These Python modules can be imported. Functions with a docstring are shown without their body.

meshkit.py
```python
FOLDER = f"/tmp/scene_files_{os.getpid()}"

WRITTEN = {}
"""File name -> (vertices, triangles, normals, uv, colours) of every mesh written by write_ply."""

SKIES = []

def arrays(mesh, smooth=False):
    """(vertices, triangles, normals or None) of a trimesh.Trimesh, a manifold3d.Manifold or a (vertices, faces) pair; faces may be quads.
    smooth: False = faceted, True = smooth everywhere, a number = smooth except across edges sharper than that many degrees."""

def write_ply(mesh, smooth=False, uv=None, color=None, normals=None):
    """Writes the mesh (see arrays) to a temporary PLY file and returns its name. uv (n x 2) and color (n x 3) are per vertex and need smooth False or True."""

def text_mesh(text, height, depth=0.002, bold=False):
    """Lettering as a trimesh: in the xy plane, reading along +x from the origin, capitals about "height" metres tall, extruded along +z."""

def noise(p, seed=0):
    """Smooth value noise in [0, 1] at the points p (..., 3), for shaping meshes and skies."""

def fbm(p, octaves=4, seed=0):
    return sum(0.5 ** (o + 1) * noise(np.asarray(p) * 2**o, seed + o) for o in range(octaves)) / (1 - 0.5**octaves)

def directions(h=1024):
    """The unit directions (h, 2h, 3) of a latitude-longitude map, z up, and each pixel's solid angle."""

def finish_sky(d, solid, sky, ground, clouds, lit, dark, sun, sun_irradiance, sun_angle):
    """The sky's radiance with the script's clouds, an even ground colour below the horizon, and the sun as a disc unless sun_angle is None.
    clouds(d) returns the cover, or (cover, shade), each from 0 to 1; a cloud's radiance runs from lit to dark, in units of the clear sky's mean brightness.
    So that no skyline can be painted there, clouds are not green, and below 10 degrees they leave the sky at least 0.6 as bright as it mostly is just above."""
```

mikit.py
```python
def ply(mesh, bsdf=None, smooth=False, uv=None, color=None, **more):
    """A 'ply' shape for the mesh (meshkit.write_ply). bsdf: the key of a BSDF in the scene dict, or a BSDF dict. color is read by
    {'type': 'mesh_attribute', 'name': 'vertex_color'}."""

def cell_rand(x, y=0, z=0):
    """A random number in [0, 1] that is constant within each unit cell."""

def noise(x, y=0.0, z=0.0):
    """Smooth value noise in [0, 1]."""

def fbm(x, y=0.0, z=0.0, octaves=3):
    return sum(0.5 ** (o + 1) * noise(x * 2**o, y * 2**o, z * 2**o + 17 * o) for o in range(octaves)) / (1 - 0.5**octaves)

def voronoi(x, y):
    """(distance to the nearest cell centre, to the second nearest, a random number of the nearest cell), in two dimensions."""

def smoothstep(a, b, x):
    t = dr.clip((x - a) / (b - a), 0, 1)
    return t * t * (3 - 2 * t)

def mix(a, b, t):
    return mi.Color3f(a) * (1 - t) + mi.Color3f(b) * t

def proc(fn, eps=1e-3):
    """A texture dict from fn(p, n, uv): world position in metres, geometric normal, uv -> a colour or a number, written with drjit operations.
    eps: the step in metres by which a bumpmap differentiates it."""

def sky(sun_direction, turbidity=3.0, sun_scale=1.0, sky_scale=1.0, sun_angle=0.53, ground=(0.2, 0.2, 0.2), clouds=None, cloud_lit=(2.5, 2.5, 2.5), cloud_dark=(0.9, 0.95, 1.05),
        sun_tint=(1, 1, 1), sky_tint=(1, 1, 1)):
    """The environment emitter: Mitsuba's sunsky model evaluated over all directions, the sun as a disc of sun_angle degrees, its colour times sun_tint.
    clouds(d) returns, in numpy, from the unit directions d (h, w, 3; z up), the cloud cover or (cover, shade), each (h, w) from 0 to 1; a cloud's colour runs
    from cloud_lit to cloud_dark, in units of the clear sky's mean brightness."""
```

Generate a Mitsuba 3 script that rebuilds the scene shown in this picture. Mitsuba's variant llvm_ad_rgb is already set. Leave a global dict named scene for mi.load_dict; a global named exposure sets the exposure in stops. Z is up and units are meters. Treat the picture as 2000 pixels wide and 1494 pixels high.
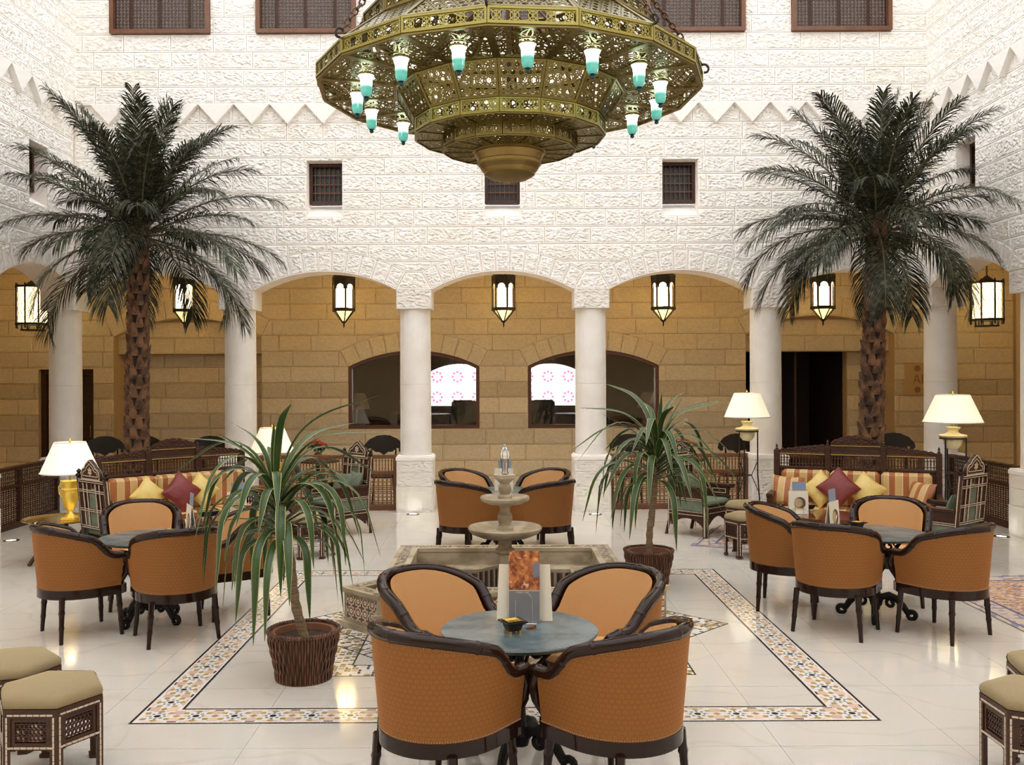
import math, random
import numpy as np, trimesh, drjit as dr
import mitsuba as mi
import mikit, meshkit
import manifold3d as m3
import shapely
import shapely.geometry as sg
from shapely import affinity
from shapely.ops import unary_union

T = mi.ScalarTransform4f
PI = math.pi
scene, labels = {}, {}

# ------------------------------------------------------------------ camera, sky, exposure
CAM_H = 2.05
scene['camera'] = {'type': 'perspective', 'fov': 2 * math.degrees(math.atan(1000 / 1840)), 'fov_axis': 'x', 'near_clip': 0.05, 'far_clip': 200.0,
                   'principal_point_offset_x': 27 / 2000, 'principal_point_offset_y': 14 / 1494,
                   'to_world': T().look_at(origin=[0, 0, CAM_H], target=[0, 10, CAM_H], up=[0.0045, 0, 1])}
scene['sky'] = {'type': 'constant', 'radiance': {'type': 'rgb', 'value': [2.2, 2.18, 2.18]}}   # bright overcast sky above the skylight
exposure = 0.07

# ------------------------------------------------------------------ mesh helpers
def tm(v, f):
    f = np.asarray(f, int)
    if f.ndim == 2 and f.shape[1] == 4:
        f = np.vstack([f[:, [0, 1, 2]], f[:, [0, 2, 3]]])
    return trimesh.Trimesh(np.asarray(v, float), f, process=False)

def cat(ms):
    return trimesh.util.concatenate([m for m in ms if m is not None])

def hull(pts):
    m = m3.Manifold.hull_points(np.asarray(pts, float)).to_mesh()
    return tm(m.vert_properties[:, :3], m.tri_verts)

def box(x0, x1, y0, y1, z0, z1, c=0.0):
    if c <= 0:
        v = [(x, y, z) for x in (x0, x1) for y in (y0, y1) for z in (z0, z1)]
        return tm(v, [(0, 1, 3, 2), (4, 6, 7, 5), (0, 4, 5, 1), (2, 3, 7, 6), (0, 2, 6, 4), (1, 5, 7, 3)])
    p = []
    for x, sx in ((x0, 1), (x1, -1)):
        for y, sy in ((y0, 1), (y1, -1)):
            for z, sz in ((z0, 1), (z1, -1)):
                p += [(x + sx * c, y + sy * c, z), (x + sx * c, y, z + sz * c), (x, y + sy * c, z + sz * c)]
    return hull(p)

def tube(P, r, n=8, cap=True, ry=None):
    P = np.asarray(P, float)
    t = np.gradient(P, axis=0)
    t /= np.linalg.norm(t, axis=1, keepdims=True) + 1e-12
    ref = np.array([0, 0, 1.0]) if abs(t[0][2]) < 0.9 else np.array([1.0, 0, 0])
    a = np.cross(t[0], ref); a /= np.linalg.norm(a)
    A = []
    for k in range(len(P)):
        a = a - t[k] * (a @ t[k]); a /= np.linalg.norm(a) + 1e-12
        A.append(a)
    A = np.array(A); B = np.cross(t, A)
    ang = np.arange(n) * 2 * PI / n
    r = np.broadcast_to(r, (len(P),)); rb = r if ry is None else np.broadcast_to(ry, (len(P),))
    G = P[:, None] + r[:, None, None] * np.cos(ang)[None, :, None] * A[:, None] + rb[:, None, None] * np.sin(ang)[None, :, None] * B[:, None]
    return grid(G, closed=True, caps=cap)

def grid(G, closed=False, caps=False):
    R, C = G.shape[:2]
    v = G.reshape(-1, 3); f = []
    for i in range(R - 1):
        for j in range(C if closed else C - 1):
            j2 = (j + 1) % C
            f.append((i * C + j, i * C + j2, (i + 1) * C + j2, (i + 1) * C + j))
    f = np.array(f); f = np.vstack([f[:, [0, 1, 2]], f[:, [0, 2, 3]]])
    if caps:
        v = np.vstack([v, G[0].mean(0), G[-1].mean(0)])
        n0, n1 = R * C, R * C + 1; e = []
        for j in range(C):
            j2 = (j + 1) % C
            e += [(n0, j2, j), (n1, (R - 1) * C + j, (R - 1) * C + j2)]
        f = np.vstack([f, e])
    return tm(v, f)

def lathe(prof, n=32, phase=0.0, caps=True):
    ang = np.arange(n) * 2 * PI / n + phase
    G = np.array([[(max(r, 1e-4) * math.cos(a), max(r, 1e-4) * math.sin(a), z) for a in ang] for r, z in prof])
    m = grid(G, closed=True, caps=caps)
    if caps and m.volume < 0:
        m.invert()
    return m

def polys(g):
    return [p for p in getattr(g, 'geoms', [g]) if isinstance(p, sg.Polygon) and p.area > 1e-7]

def prism(poly, z0, z1):
    out = []
    for p in polys(poly):
        m = trimesh.creation.extrude_polygon(p, z1 - z0, engine='earcut')
        m.apply_translation((0, 0, z0)); out.append(m)
    return cat(out)

def xf(m, Mx):
    m = m.copy(); m.apply_transform(Mx); return m

def TR(x=0, y=0, z=0):
    A = np.eye(4); A[:3, 3] = (x, y, z); return A

def RZ(d):
    a = math.radians(d); A = np.eye(4); A[0, 0] = A[1, 1] = math.cos(a); A[0, 1] = -math.sin(a); A[1, 0] = math.sin(a); return A

def RX(d):
    a = math.radians(d); A = np.eye(4); A[1, 1] = A[2, 2] = math.cos(a); A[1, 2] = -math.sin(a); A[2, 1] = math.sin(a); return A

def RY(d):
    a = math.radians(d); A = np.eye(4); A[0, 0] = A[2, 2] = math.cos(a); A[2, 0] = -math.sin(a); A[0, 2] = math.sin(a); return A

def SC(x, y=None, z=None):
    return np.diag([x, x if y is None else y, x if z is None else z, 1.0])

UP = RX(90)                              # prism made in (x, z) turned upright: local y -> z, local z -> -y

def ring(R, n, ph=0.0):
    return [(R * math.cos(2 * PI * k / n + ph), R * math.sin(2 * PI * k / n + ph)) for k in range(n)]

def smooth01(a, b, x):
    t = np.clip((np.asarray(x, float) - a) / (b - a), 0, 1); return t * t * (3 - 2 * t)

def out(m):
    if m.volume < 0:
        m.invert()
    return m

# ------------------------------------------------------------------ entries of the scene
used = {}
def number(k):
    used[k] = used.get(k, -1) + 1
    return k if used[k] == 0 else '%s_%03d' % (k, used[k])

def say(key, label=None, cat_=None, group=None, kind=None):
    d = labels.setdefault(key, {})
    for a, b in (('label', label), ('category', cat_), ('group', group), ('kind', kind)):
        if b: d[a] = b

class Tm:
    """A thing's parts, made once; placed as often as wanted."""
    def __init__(self):
        self.parts, self.n = [], {}
    def add(self, name, mesh, mat, smooth=False, parent='', label=None, kind=None, emit=None, Mx=None, share=None, **kw):
        rel = (parent + '__' if parent else '') + name
        if name:
            self.n[rel] = self.n.get(rel, -1) + 1
            if self.n[rel]: rel = '%s_%03d' % (rel, self.n[rel])
        d = share if share is not None else mikit.ply(mesh, mat, smooth, **kw)
        if emit is not None:
            d['emitter'] = {'type': 'area', 'radiance': emit if isinstance(emit, dict) else {'type': 'rgb', 'value': list(emit)}}
        self.parts.append((rel, d, label, kind, np.eye(4) if Mx is None else Mx))
        self.last = d
        return rel

def place(t, name, Mx, label, cat_=None, group=None, kind=None):
    key = number(name)
    say(key, label, cat_, group, kind)
    for rel, d, lab, knd, m in t.parts:
        k = key + '__' + rel if rel else key
        A = Mx @ m
        scene[k] = d if np.allclose(A, np.eye(4)) else {**d, 'to_world': T(A)}
        say(k, lab, None, None, knd)
    return key

def one(name, mesh, mat, label, cat_=None, group=None, kind=None, smooth=False, Mx=None, **kw):
    t = Tm(); t.add('', mesh, mat, smooth, **kw)
    return place(t, name, np.eye(4) if Mx is None else Mx, label, cat_, group, kind)

def struct(name, mesh, mat, label, smooth=False, **kw):
    return one(name, mesh, mat, label, None, None, 'structure', smooth, **kw)

def part(parent, name, mesh, mat, smooth=False, label=None, kind=None, Mx=None, emit=None, **kw):
    k = number(parent + '__' + name)
    d = mikit.ply(mesh, mat, smooth, **kw)
    if emit is not None: d['emitter'] = {'type': 'area', 'radiance': {'type': 'rgb', 'value': list(emit)}}
    if Mx is not None: d = {**d, 'to_world': T(Mx)}
    scene[k] = d; say(k, label, None, None, kind)
    return k

# ------------------------------------------------------------------ materials
N, F, mix, sst = mikit.noise, mikit.fbm, mikit.mix, mikit.smoothstep
def C3(c): return {'type': 'rgb', 'value': [float(x) for x in c]}
VC = {'type': 'mesh_attribute', 'name': 'vertex_color'}
def pr(name, base, rough=0.5, metallic=0.0, spec=0.5, bump=None, bscale=1.0, eps=1e-3, **kw):
    if callable(base): base = mikit.proc(base)
    elif not isinstance(base, dict): base = C3(base)
    b = {'type': 'principled', 'base_color': base, 'roughness': mikit.proc(rough) if callable(rough) else float(rough), 'metallic': float(metallic), 'specular': float(spec), **kw}
    if bump is not None:
        b = {'type': 'bumpmap', 'arbitrary': mikit.proc(bump, eps), 'scale': float(bscale), 'nested': b}
    scene[name] = {'type': 'twosided', 'nested': b}
    return name

def chisel(p, n, uv):                     # pecked, pitched stone face
    u = p.x + p.y; v = p.z
    a = N(u * 30 + v * 24, v * 38 - u * 16, 3.0)
    b = N(u * 62, v * 66, 9.0)
    return (a * 0.75 + b * 0.35 + F(u * 9, v * 11, 5.0, octaves=2) * 0.35) * dr.select(uv.y > 32, 0.0, 0.027)
def chisel_soft(p, n, uv):
    u = p.x + p.y; v = p.z
    return (N(u * 30 + v * 12, v * 42, 3.0) * 0.6 + F(u * 8, v * 10, 5.0, octaves=2) * 0.6) * dr.select(uv.y > 32, 0.0, 0.010)
def tint(uv):                             # every stone carries its own tone, a number from 0 to 15, in its uv
    return (dr.floor(uv.x / 64 + .5)) / 15
def white_stone(p, n, uv):
    k = tint(uv); w = mikit.cell_rand(k * 15, 3, 1); w = w * w * w
    u = p.x + p.y; g = sst(.22, .60, N(u * 30 + p.z * 24, p.z * 38 - u * 16, 3.0) * .7 + N(u * 62, p.z * 66, 9.0) * .3)  # pecked hollows darker: shade of the relief put into the colour
    return mix((.84, .79, .70), mi.Color3f(.93, .912 - .012 * w, .88 - .05 * w), dr.select(uv.y > 32, .85, g)) * (.97 + .05 * k)
def gold_stone(p, n, uv):
    k = tint(uv); w = mikit.cell_rand(k * 15, 5, 2)
    return mi.Color3f(.74, .62 - .03 * w, .42 - .06 * w) * (.72 + .36 * k) * (.90 + .15 * N((p.x + p.y) * 34 + p.z * 14, p.z * 46, 3.0))
pr('stone_white', white_stone, 0.85, spec=0.2, bump=chisel, eps=4e-3)
pr('stone_pale', (.86, .83, .785), 0.8, spec=0.25)
pr('mortar_white', (.83, .765, .695), 0.9, spec=0.1)
pr('stone_gold', gold_stone, 0.85, spec=0.2, bump=chisel_soft, eps=4e-3)
pr('mortar_gold', (.43, .30, .16), 0.9, spec=0.1)
pr('plaster', (.66, .55, .40), 0.9, spec=0.1)
def limestone(p, n, uv):
    k = F(p.x * 3 + p.y * 2, p.y * 3, p.z * 3); q = N(p.x * 60, p.y * 60, p.z * 60)
    return mix((.79, .755, .69), (.85, .825, .775), sst(.25, .7, k)) * (0.96 + 0.04 * q)
pr('limestone', limestone, 0.75, spec=0.3)
def marble_floor(p, n, uv):
    w = F(p.x * .9, p.y * .9, 1.0) * 3.0
    vein = dr.abs(dr.sin((p.x * 0.7 + p.y * 3.2 + w * 3.0) * 1.6))
    cell = N(dr.floor(p.x / 1.1) * 7.1, dr.floor(p.y / .95) * 3.3, .5)
    c = mix((.505, .468, .40), (.56, .53, .472), sst(.0, .5, vein + .35 * F(p.x * 5, p.y * 9, 2.0)))
    s = sst(.66, .86, F(p.x * 6, p.y * 19, 4.0)) * .45
    return (c * (1 - s) + mi.Color3f(.56, .50, .42) * s) * (0.93 + .09 * cell)
pr('marble_floor', marble_floor, 0.09, spec=0.55)
pr('joint_floor', (.50, .45, .38), 0.4)
PALETTE = [(.60, .43, .34), (.36, .25, .085), (.02, .02, .025), (.13, .17, .20), (.64, .62, .585), (.60, .48, .39)]
def tiles(p, n, uv):
    c = mi.Color3f(PALETTE[0])
    for i, q in enumerate(PALETTE[1:]): c = dr.select(uv.x > i + 1, mi.Color3f(q), c)
    return c * uv.y
pr('mosaic', tiles, 0.16, spec=0.5)
def marble_grey(p, n, uv):
    k = F(p.x * 6, p.y * 11, p.z * 4, octaves=3); v = N(p.x * 30 + k * 6, p.y * 22, .3) * .6 + N(p.x * 150, p.y * 130, .7) * .4
    return mix((.05, .075, .082), (.12, .15, .158), sst(.25, .75, k * .65 + v * .35))
pr('marble_green', marble_grey, 0.22, spec=0.4)
def marble_stone(p, n, uv):
    k = F(p.x * 7, p.y * 7, p.z * 9, octaves=3)
    return mix((.25, .20, .128), (.40, .335, .235), sst(.3, .7, k))
pr('fountain_stone', marble_stone, 0.4, spec=0.4)
def mosaic_panel(p, n, uv):               # small inlaid stars on the sides of the fountain
    s = 0.092; u = (p.x - p.y) * .7 / s; v = p.z / s
    a = dr.abs(u - dr.floor(u) - .5); b = dr.abs(v - dr.floor(v) - .5)
    star = dr.minimum(dr.maximum(a, b), (a + b) * .707)
    r = dr.sqrt(a * a + b * b)
    c = mi.Color3f(.62, .58, .50)
    c = dr.select(star > .16, mi.Color3f(.05, .035, .03), c)
    c = dr.select(star > .22, mi.Color3f(.30, .15, .06), c)
    c = dr.select((star > .32) & (star < .37), mi.Color3f(.64, .60, .52), c)
    c = dr.select(star > .43, mi.Color3f(.06, .05, .05), c)
    return dr.select(r < .07, mi.Color3f(.06, .05, .05), c)
pr('mosaic_panel', mosaic_panel, 0.3)
def mosaic_band(p, n, uv):
    s = 0.019; u = p.x / s; v = p.y / s
    k = mikit.cell_rand(dr.floor(u), dr.floor(v), 1)
    c = mi.Color3f(.30, .26, .19); c = dr.select(k > .5, mi.Color3f(.13, .09, .05), c); return dr.select(k > .8, mi.Color3f(.05, .045, .04), c)
pr('mosaic_band', mosaic_band, 0.3)
def stripes(p, n, uv):
    k = (p.x + p.y * .6) / .075; k = k - dr.floor(k)
    c = dr.select(k < .35, mi.Color3f(.30, .26, .20), mi.Color3f(.035, .03, .03)); return dr.select(k > .7, mi.Color3f(.13, .055, .03), c)
pr('striped_tile', stripes, 0.3)
def fabric_rings(p, n, uv):               # rust fabric woven with rows of small rings
    s = .0265; v = uv.y / s * 1.1; row = dr.floor(v); u = uv.x / s * .9 + .5 * (row - 2 * dr.floor(row / 2))
    a = u - dr.floor(u) - .5; b = v - row - .5; r = dr.sqrt(a * a + b * b)
    k = sst(.11, .04, dr.abs(r - .25)); w = N(uv.x * 900, uv.y * 900, .1)
    return mix((.215, .082, .019), (.27, .118, .034), k * .7) * (.92 + .16 * w)
pr('fabric_rust', fabric_rings, 0.7, spec=0.25, sheen=1.0, sheen_tint=0.85)
def fabric_lit(p, n, uv):
    return mi.Color3f(.55, .32, .14) * (.93 + .14 * N(uv.x * 800, uv.y * 800, .1))  # lighter than the outer fabric: light from above put into the colour
pr('fabric_apricot_lit', fabric_lit, 0.8, spec=0.2, sheen=0.3)
pr('wood_gloss', (.017, .0065, .004), 0.06, spec=0.30)
def wood(p, n, uv):
    k = F(p.x * 9, p.y * 9, p.z * 30); return mix((.026, .0095, .005), (.062, .023, .010), k)
pr('wood_dark', wood, 0.4, spec=0.4)
pr('wood_brown', lambda p, n, uv: mix((.10, .037, .014), (.18, .072, .028), F(p.x * 14, p.y * 14, p.z * 6)), 0.42)
pr('wood_black', (.013, .009, .007), 0.35)
pr('inlay', (.50, .42, .32), 0.35)
pr('inlay_gold', (.50, .33, .10), 0.3, metallic=0.6)
pr('iron', (.007, .007, .007), 0.4, spec=0.2)
pr('iron_lamp', (.03, .026, .022), 0.45, metallic=0.5)
pr('brass_bright', (.80, .58, .16), 0.2, metallic=1.0)
pr('brass_old', (.215, .170, .058), 0.33, metallic=1.0)
pr('brass_band', (.33, .285, .085), 0.36, metallic=1.0)
pr('chain_metal', (.10, .055, .03), 0.4, metallic=0.8)
pr('khaki', lambda p, n, uv: mi.Color3f(.265, .205, .112) * (.9 + .2 * N(p.x * 500, p.y * 500, p.z * 500)), 0.8, spec=.2, sheen=.3)
pr('green_velvet', lambda p, n, uv: mix((.075, .105, .07), (.17, .20, .14), F(p.x * 14, p.y * 14, p.z * 14)), 0.7, sheen=.4)
pr('yellow_silk', lambda p, n, uv: mix((.62, .42, .09), (.74, .60, .22), F(uv.x * 7, uv.y * 7, .2)), 0.42, sheen=.3)
pr('maroon_silk', lambda p, n, uv: mix((.15, .018, .018), (.22, .035, .03), F(uv.x * 7, uv.y * 7, .2)), 0.5, sheen=.3)
def stripe_cloth(p, n, uv):
    k = uv.x / .155; k = k - dr.floor(k)
    c = mi.Color3f(.55, .375, .155); c = dr.select(k < .42, mi.Color3f(.34, .115, .033), c)
    t = dr.abs(k - .71); c = dr.select((t > .06) & (t < .09), mi.Color3f(.50, .32, .10), c)
    return dr.select((dr.abs(k - .45) < .025) | (k > .97), mi.Color3f(.60, .46, .25), c)
pr('striped_silk', stripe_cloth, 0.5, sheen=.3)
pr('shade_cloth', (.85, .8, .68), 0.9)
pr('urn_yellow', (.82, .60, .11), 0.28, metallic=0.45)
pr('urn_cream', (.82, .72, .42), 0.22, spec=.6)
pr('card_cream', (.70, .66, .54), 0.6)
pr('card_blue', (.20, .26, .36), 0.35)
pr('leaf_palm', lambda p, n, uv: mix((.016, .020, .009), (.075, .076, .044), sst(.35, .9, N(p.x * 22, p.y * 22, p.z * 22))), 0.5, spec=.22)
pr('rachis', (.10, .09, .045), 0.5)
pr('palm_bark', lambda p, n, uv: mix((.040, .018, .009), (.215, .105, .05), sst(.25, .8, F(p.x * 11, p.y * 11, p.z * 9))), 0.7, bump=lambda p, n, uv: F(p.x * 40, p.y * 40, p.z * 18) * .008, eps=2e-3)
def yucca(p, n, uv):
    e = dr.abs(uv.x - .5) * 2
    c = mix((.020, .046, .012), (.058, .104, .032), N(uv.x * 9, uv.y * 2, .3))
    k = sst(.80, .90, e); return c * (1 - k) + mi.Color3f(.34, .33, .12) * k
pr('leaf_yucca', yucca, 0.36, spec=.4)
pr('bark_gaps_dark', (.022, .012, .007), 0.9)  # trunk core coloured dark so the gaps between leaf bases look deep
pr('yucca_bark', lambda p, n, uv: mix((.12, .08, .045), (.28, .20, .12), N(p.x * 30, p.y * 30, p.z * 90)), 0.8)
pr('wicker', lambda p, n, uv: mix((.055, .024, .014), (.165, .072, .038), N(p.x * 35, p.y * 35, p.z * 12)), 0.45)
pr('terracotta', (.24, .10, .05), 0.7)
pr('soil', lambda p, n, uv: mix((.02, .012, .008), (.07, .045, .03), N(p.x * 60, p.y * 60, p.z * 60)), 0.95)
pr('poinsettia_red', (.42, .03, .03), 0.5)
pr('poinsettia_green', (.05, .10, .04), 0.5)
pr('silver', (.55, .55, .55), 0.25, metallic=1.0)
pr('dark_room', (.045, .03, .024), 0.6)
pr('backing_pale', (.80, .74, .68), 0.7)
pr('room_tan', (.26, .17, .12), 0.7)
pr('cloth_dark', (.03, .033, .04), 0.8)
pr('cloth_white', (.7, .68, .62), 0.8)
scene['pink'] = {'type': 'principledthin', 'base_color': C3((.85, .28, .45)), 'roughness': 0.6, 'diff_trans': 1.7}
pr('water_dark', (.03, .03, .025), 0.05, spec=.7)
pr('sign_board', (.50, .33, .15), 0.6)
pr('sign_text', (.26, .13, .05), 0.6)
def rug(p, n, uv):
    u, v = uv.x, uv.y; s = .032
    a = dr.floor(u / s); b = dr.floor(v / (s * .5)); k = mikit.cell_rand(a, b, 2)
    c = mi.Color3f(.36, .19, .11); c = dr.select(k > .42, mi.Color3f(.44, .31, .21), c); c = dr.select(k > .76, mi.Color3f(.13, .12, .20), c); c = dr.select(k > .9, mi.Color3f(.5, .42, .3), c)
    return c
pr('rug_field', rug, 0.9, spec=.1)
pr('rug_border', lambda p, n, uv: mix((.44, .35, .27), (.22, .20, .24), sst(.55, .62, N(uv.x * 22, uv.y * 30, .1))), 0.9, spec=.1)
pr('rug_line', (.10, .10, .17), 0.9, spec=.1)
def vase_card(p, n, uv):                  # printed card: a striped round jar
    x, y = uv.x - .56, uv.y - .47
    r = dr.sqrt((x / .30) ** 2 + (y / .26) ** 2)
    c = mi.Color3f(.66, .62, .50)
    k = sst(.35, 1.0, r + x * 1.6)
    st = dr.sin((x * .8 + y * .6) * 60)
    jar = mix((.52, .36, .20), (.08, .05, .035), k) * (.9 + .12 * st)
    c = dr.select(r < 1, jar, c)
    base = (dr.abs(uv.y - .2) < .035) & (dr.abs(uv.x - .5) < .33)
    return dr.select(base, mi.Color3f(.60, .48, .30), c)
pr('card_vase', vase_card, 0.5)
def photo_card(p, n, uv):
    k = F(uv.x * 7, uv.y * 13, .4, octaves=4)
    q = N(uv.x * 16, uv.y * 30, 7.)
    ph = mix((.16, .035, .018), (.52, .19, .06), sst(.3, .7, k))
    ph = mix((0, 0, 0), ph, 1.0) + mi.Color3f(.30, .24, .20) * sst(.80, .92, q)
    blue = sst(.16, .05, dr.abs(uv.x - .9)) * sst(.14, .06, dr.abs(uv.y - .74))
    ph = ph * (1 - blue) + mi.Color3f(.16, .18, .26) * blue
    gold = sst(.08, .06, dr.abs(uv.x - .88)) * sst(.025, .018, dr.abs(uv.y - .885))
    ph = ph * (1 - gold) + mi.Color3f(.60, .38, .06) * gold
    c = dr.select(uv.y > .46, ph, mi.Color3f(.16, .17, .19))
    c = dr.select((uv.y > .445) & (uv.y < .455), mi.Color3f(.5, .45, .42), c)
    txt = (dr.abs(uv.y - .425) < .008) & (uv.x > .22) & (uv.x < .64) & (N(uv.x * 60, 1., 1.) > .4)
    return dr.select(txt, mi.Color3f(.36, .35, .33), c)
pr('card_photo', photo_card, 0.3)
def lamp_teal(p, n, uv): return mi.Color3f(.1, .35, .3)
pr('teal_glass', (.05, .22, .19), 0.1, spec=.8)
pr('teal_dark', (.01, .05, .07), 0.2)
scene['pane_glass'] = {'type': 'thindielectric', 'int_ior': 1.5}

# ------------------------------------------------------------------ the setting: floor, walls, arcade, gallery
COLX = [-6.60, -3.93, -1.26, 1.41, 4.08, 6.75]
YB = 14.13                                # face of the back wall; the gallery's own back wall stands at YG
YG = 16.9
XL, XR = -6.34, 6.475
rnd = random.Random(7)
pr('stone_gold_plain', (.66, .53, .33), 0.85, spec=0.2, bump=chisel_soft, eps=4e-3)

gal = unary_union([sg.box(-9.1, -3, XL, 17.5), sg.box(XR, -3, 9.3, 17.5), sg.box(-9.1, 14.15, 9.3, 17.5)])
floor = struct('floor', cat([prism(gal, -.2, 0), box(XL, XR, -3, 14.15, -.25, -.006)]), 'marble_floor', 'polished cream marble floor of the courtyard')
sx = np.linspace(XL, XR, 14); sy = np.linspace(3.2, 14.15, 12)
for i in range(13):
    for j in range(11):
        g = .0012
        part(floor, 'slab', box(sx[i] + g, sx[i + 1] - g, sy[j] + g, sy[j + 1] - g, -.03, 0), 'marble_floor')

R_IN, R_EX, ZC, PHI = 2.184, 2.484, 1.436, math.asin(1.07 / 2.184)
def disc_sector(uc, R, a0, a1, n=24):
    return [(uc + R * math.sin(a), ZC + R * math.cos(a)) for a in np.linspace(a0, a1, n)]

def stone_mesh(p, t, b):
    """a dressed block: flat drafted margin round a raised rough face; also the vertices' flag for the smooth margin"""
    p = sg.polygon.orient(p.simplify(.001)); a = np.array(p.exterior.coords)[:-1]; n = len(a)
    rings = [(a, 0, 1), (a, t, 1)]
    for ins, z in ((MARGIN, t), (MARGIN + .007, t + .007)):
        q = p.buffer(-ins, join_style=2)
        c = np.array(sg.polygon.orient(q).exterior.coords)[:-1] if isinstance(q, sg.Polygon) and not q.is_empty and not p.interiors else a[:0]
        if len(c) != n: break
        c = np.roll(c, -np.argmin(((c - a[0]) ** 2).sum(1)), 0); rings.append((c, z, 1 if z == t else 0))
    if len(rings) < 4:
        m = prism(p, 0, t); return m, np.zeros(len(m.vertices))
    rings.insert(3, (rings[2][0], t, 0))
    v = np.vstack([np.c_[c, np.full(n, z)] for c, z, _ in rings]); fl = np.repeat([k for _, _, k in rings], n); f = []
    for r, s in ((0, 1), (1, 2), (3, 4)):
        for i in range(n):
            j = (i + 1) % n; f += [(r * n + i, r * n + j, s * n + j), (r * n + i, s * n + j, s * n + i)]
    c = rings[4][0]; vt, ft = trimesh.creation.triangulate_polygon(sg.Polygon(c), engine='earcut')
    frm = [int(np.argmin(((c - w) ** 2).sum(1))) for w in vt]
    for x in ft:
        x = [4 * n + frm[i] for i in x]; A = v[x[1]] - v[x[0]]; B = v[x[2]] - v[x[0]]
        f.append(x if A[0] * B[1] - A[1] * B[0] > 0 else x[::-1])
    return tm(v, f), fl
MARGIN = .016

def lay(parent, W, pieces, mat, t=.014, b=.008, most=300, name='stone_block'):
    """pieces: (polygon, w offset, colour); the largest become parts one by one, the rest one part."""
    pieces = sorted(pieces, key=lambda x: -x[0].area); rest, rc = [], []
    for k, (p, w, c) in enumerate(pieces):
        m0, fl = stone_mesh(p, t, b); v = np.array(m0.vertices)
        col = np.c_[np.clip(v[:, 0], -20, 20) + 64 * c, v[:, 1] + v[:, 2] + 64 * fl]; m = xf(m0, W @ TR(0, 0, w))
        if k < most: part(parent, name, m, mat, uv=col)
        else: rest.append(m); rc.append(col)
    if rest: part(parent, 'smaller_' + name, cat(rest), mat, kind='stuff', uv=np.vstack(rc))

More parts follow.
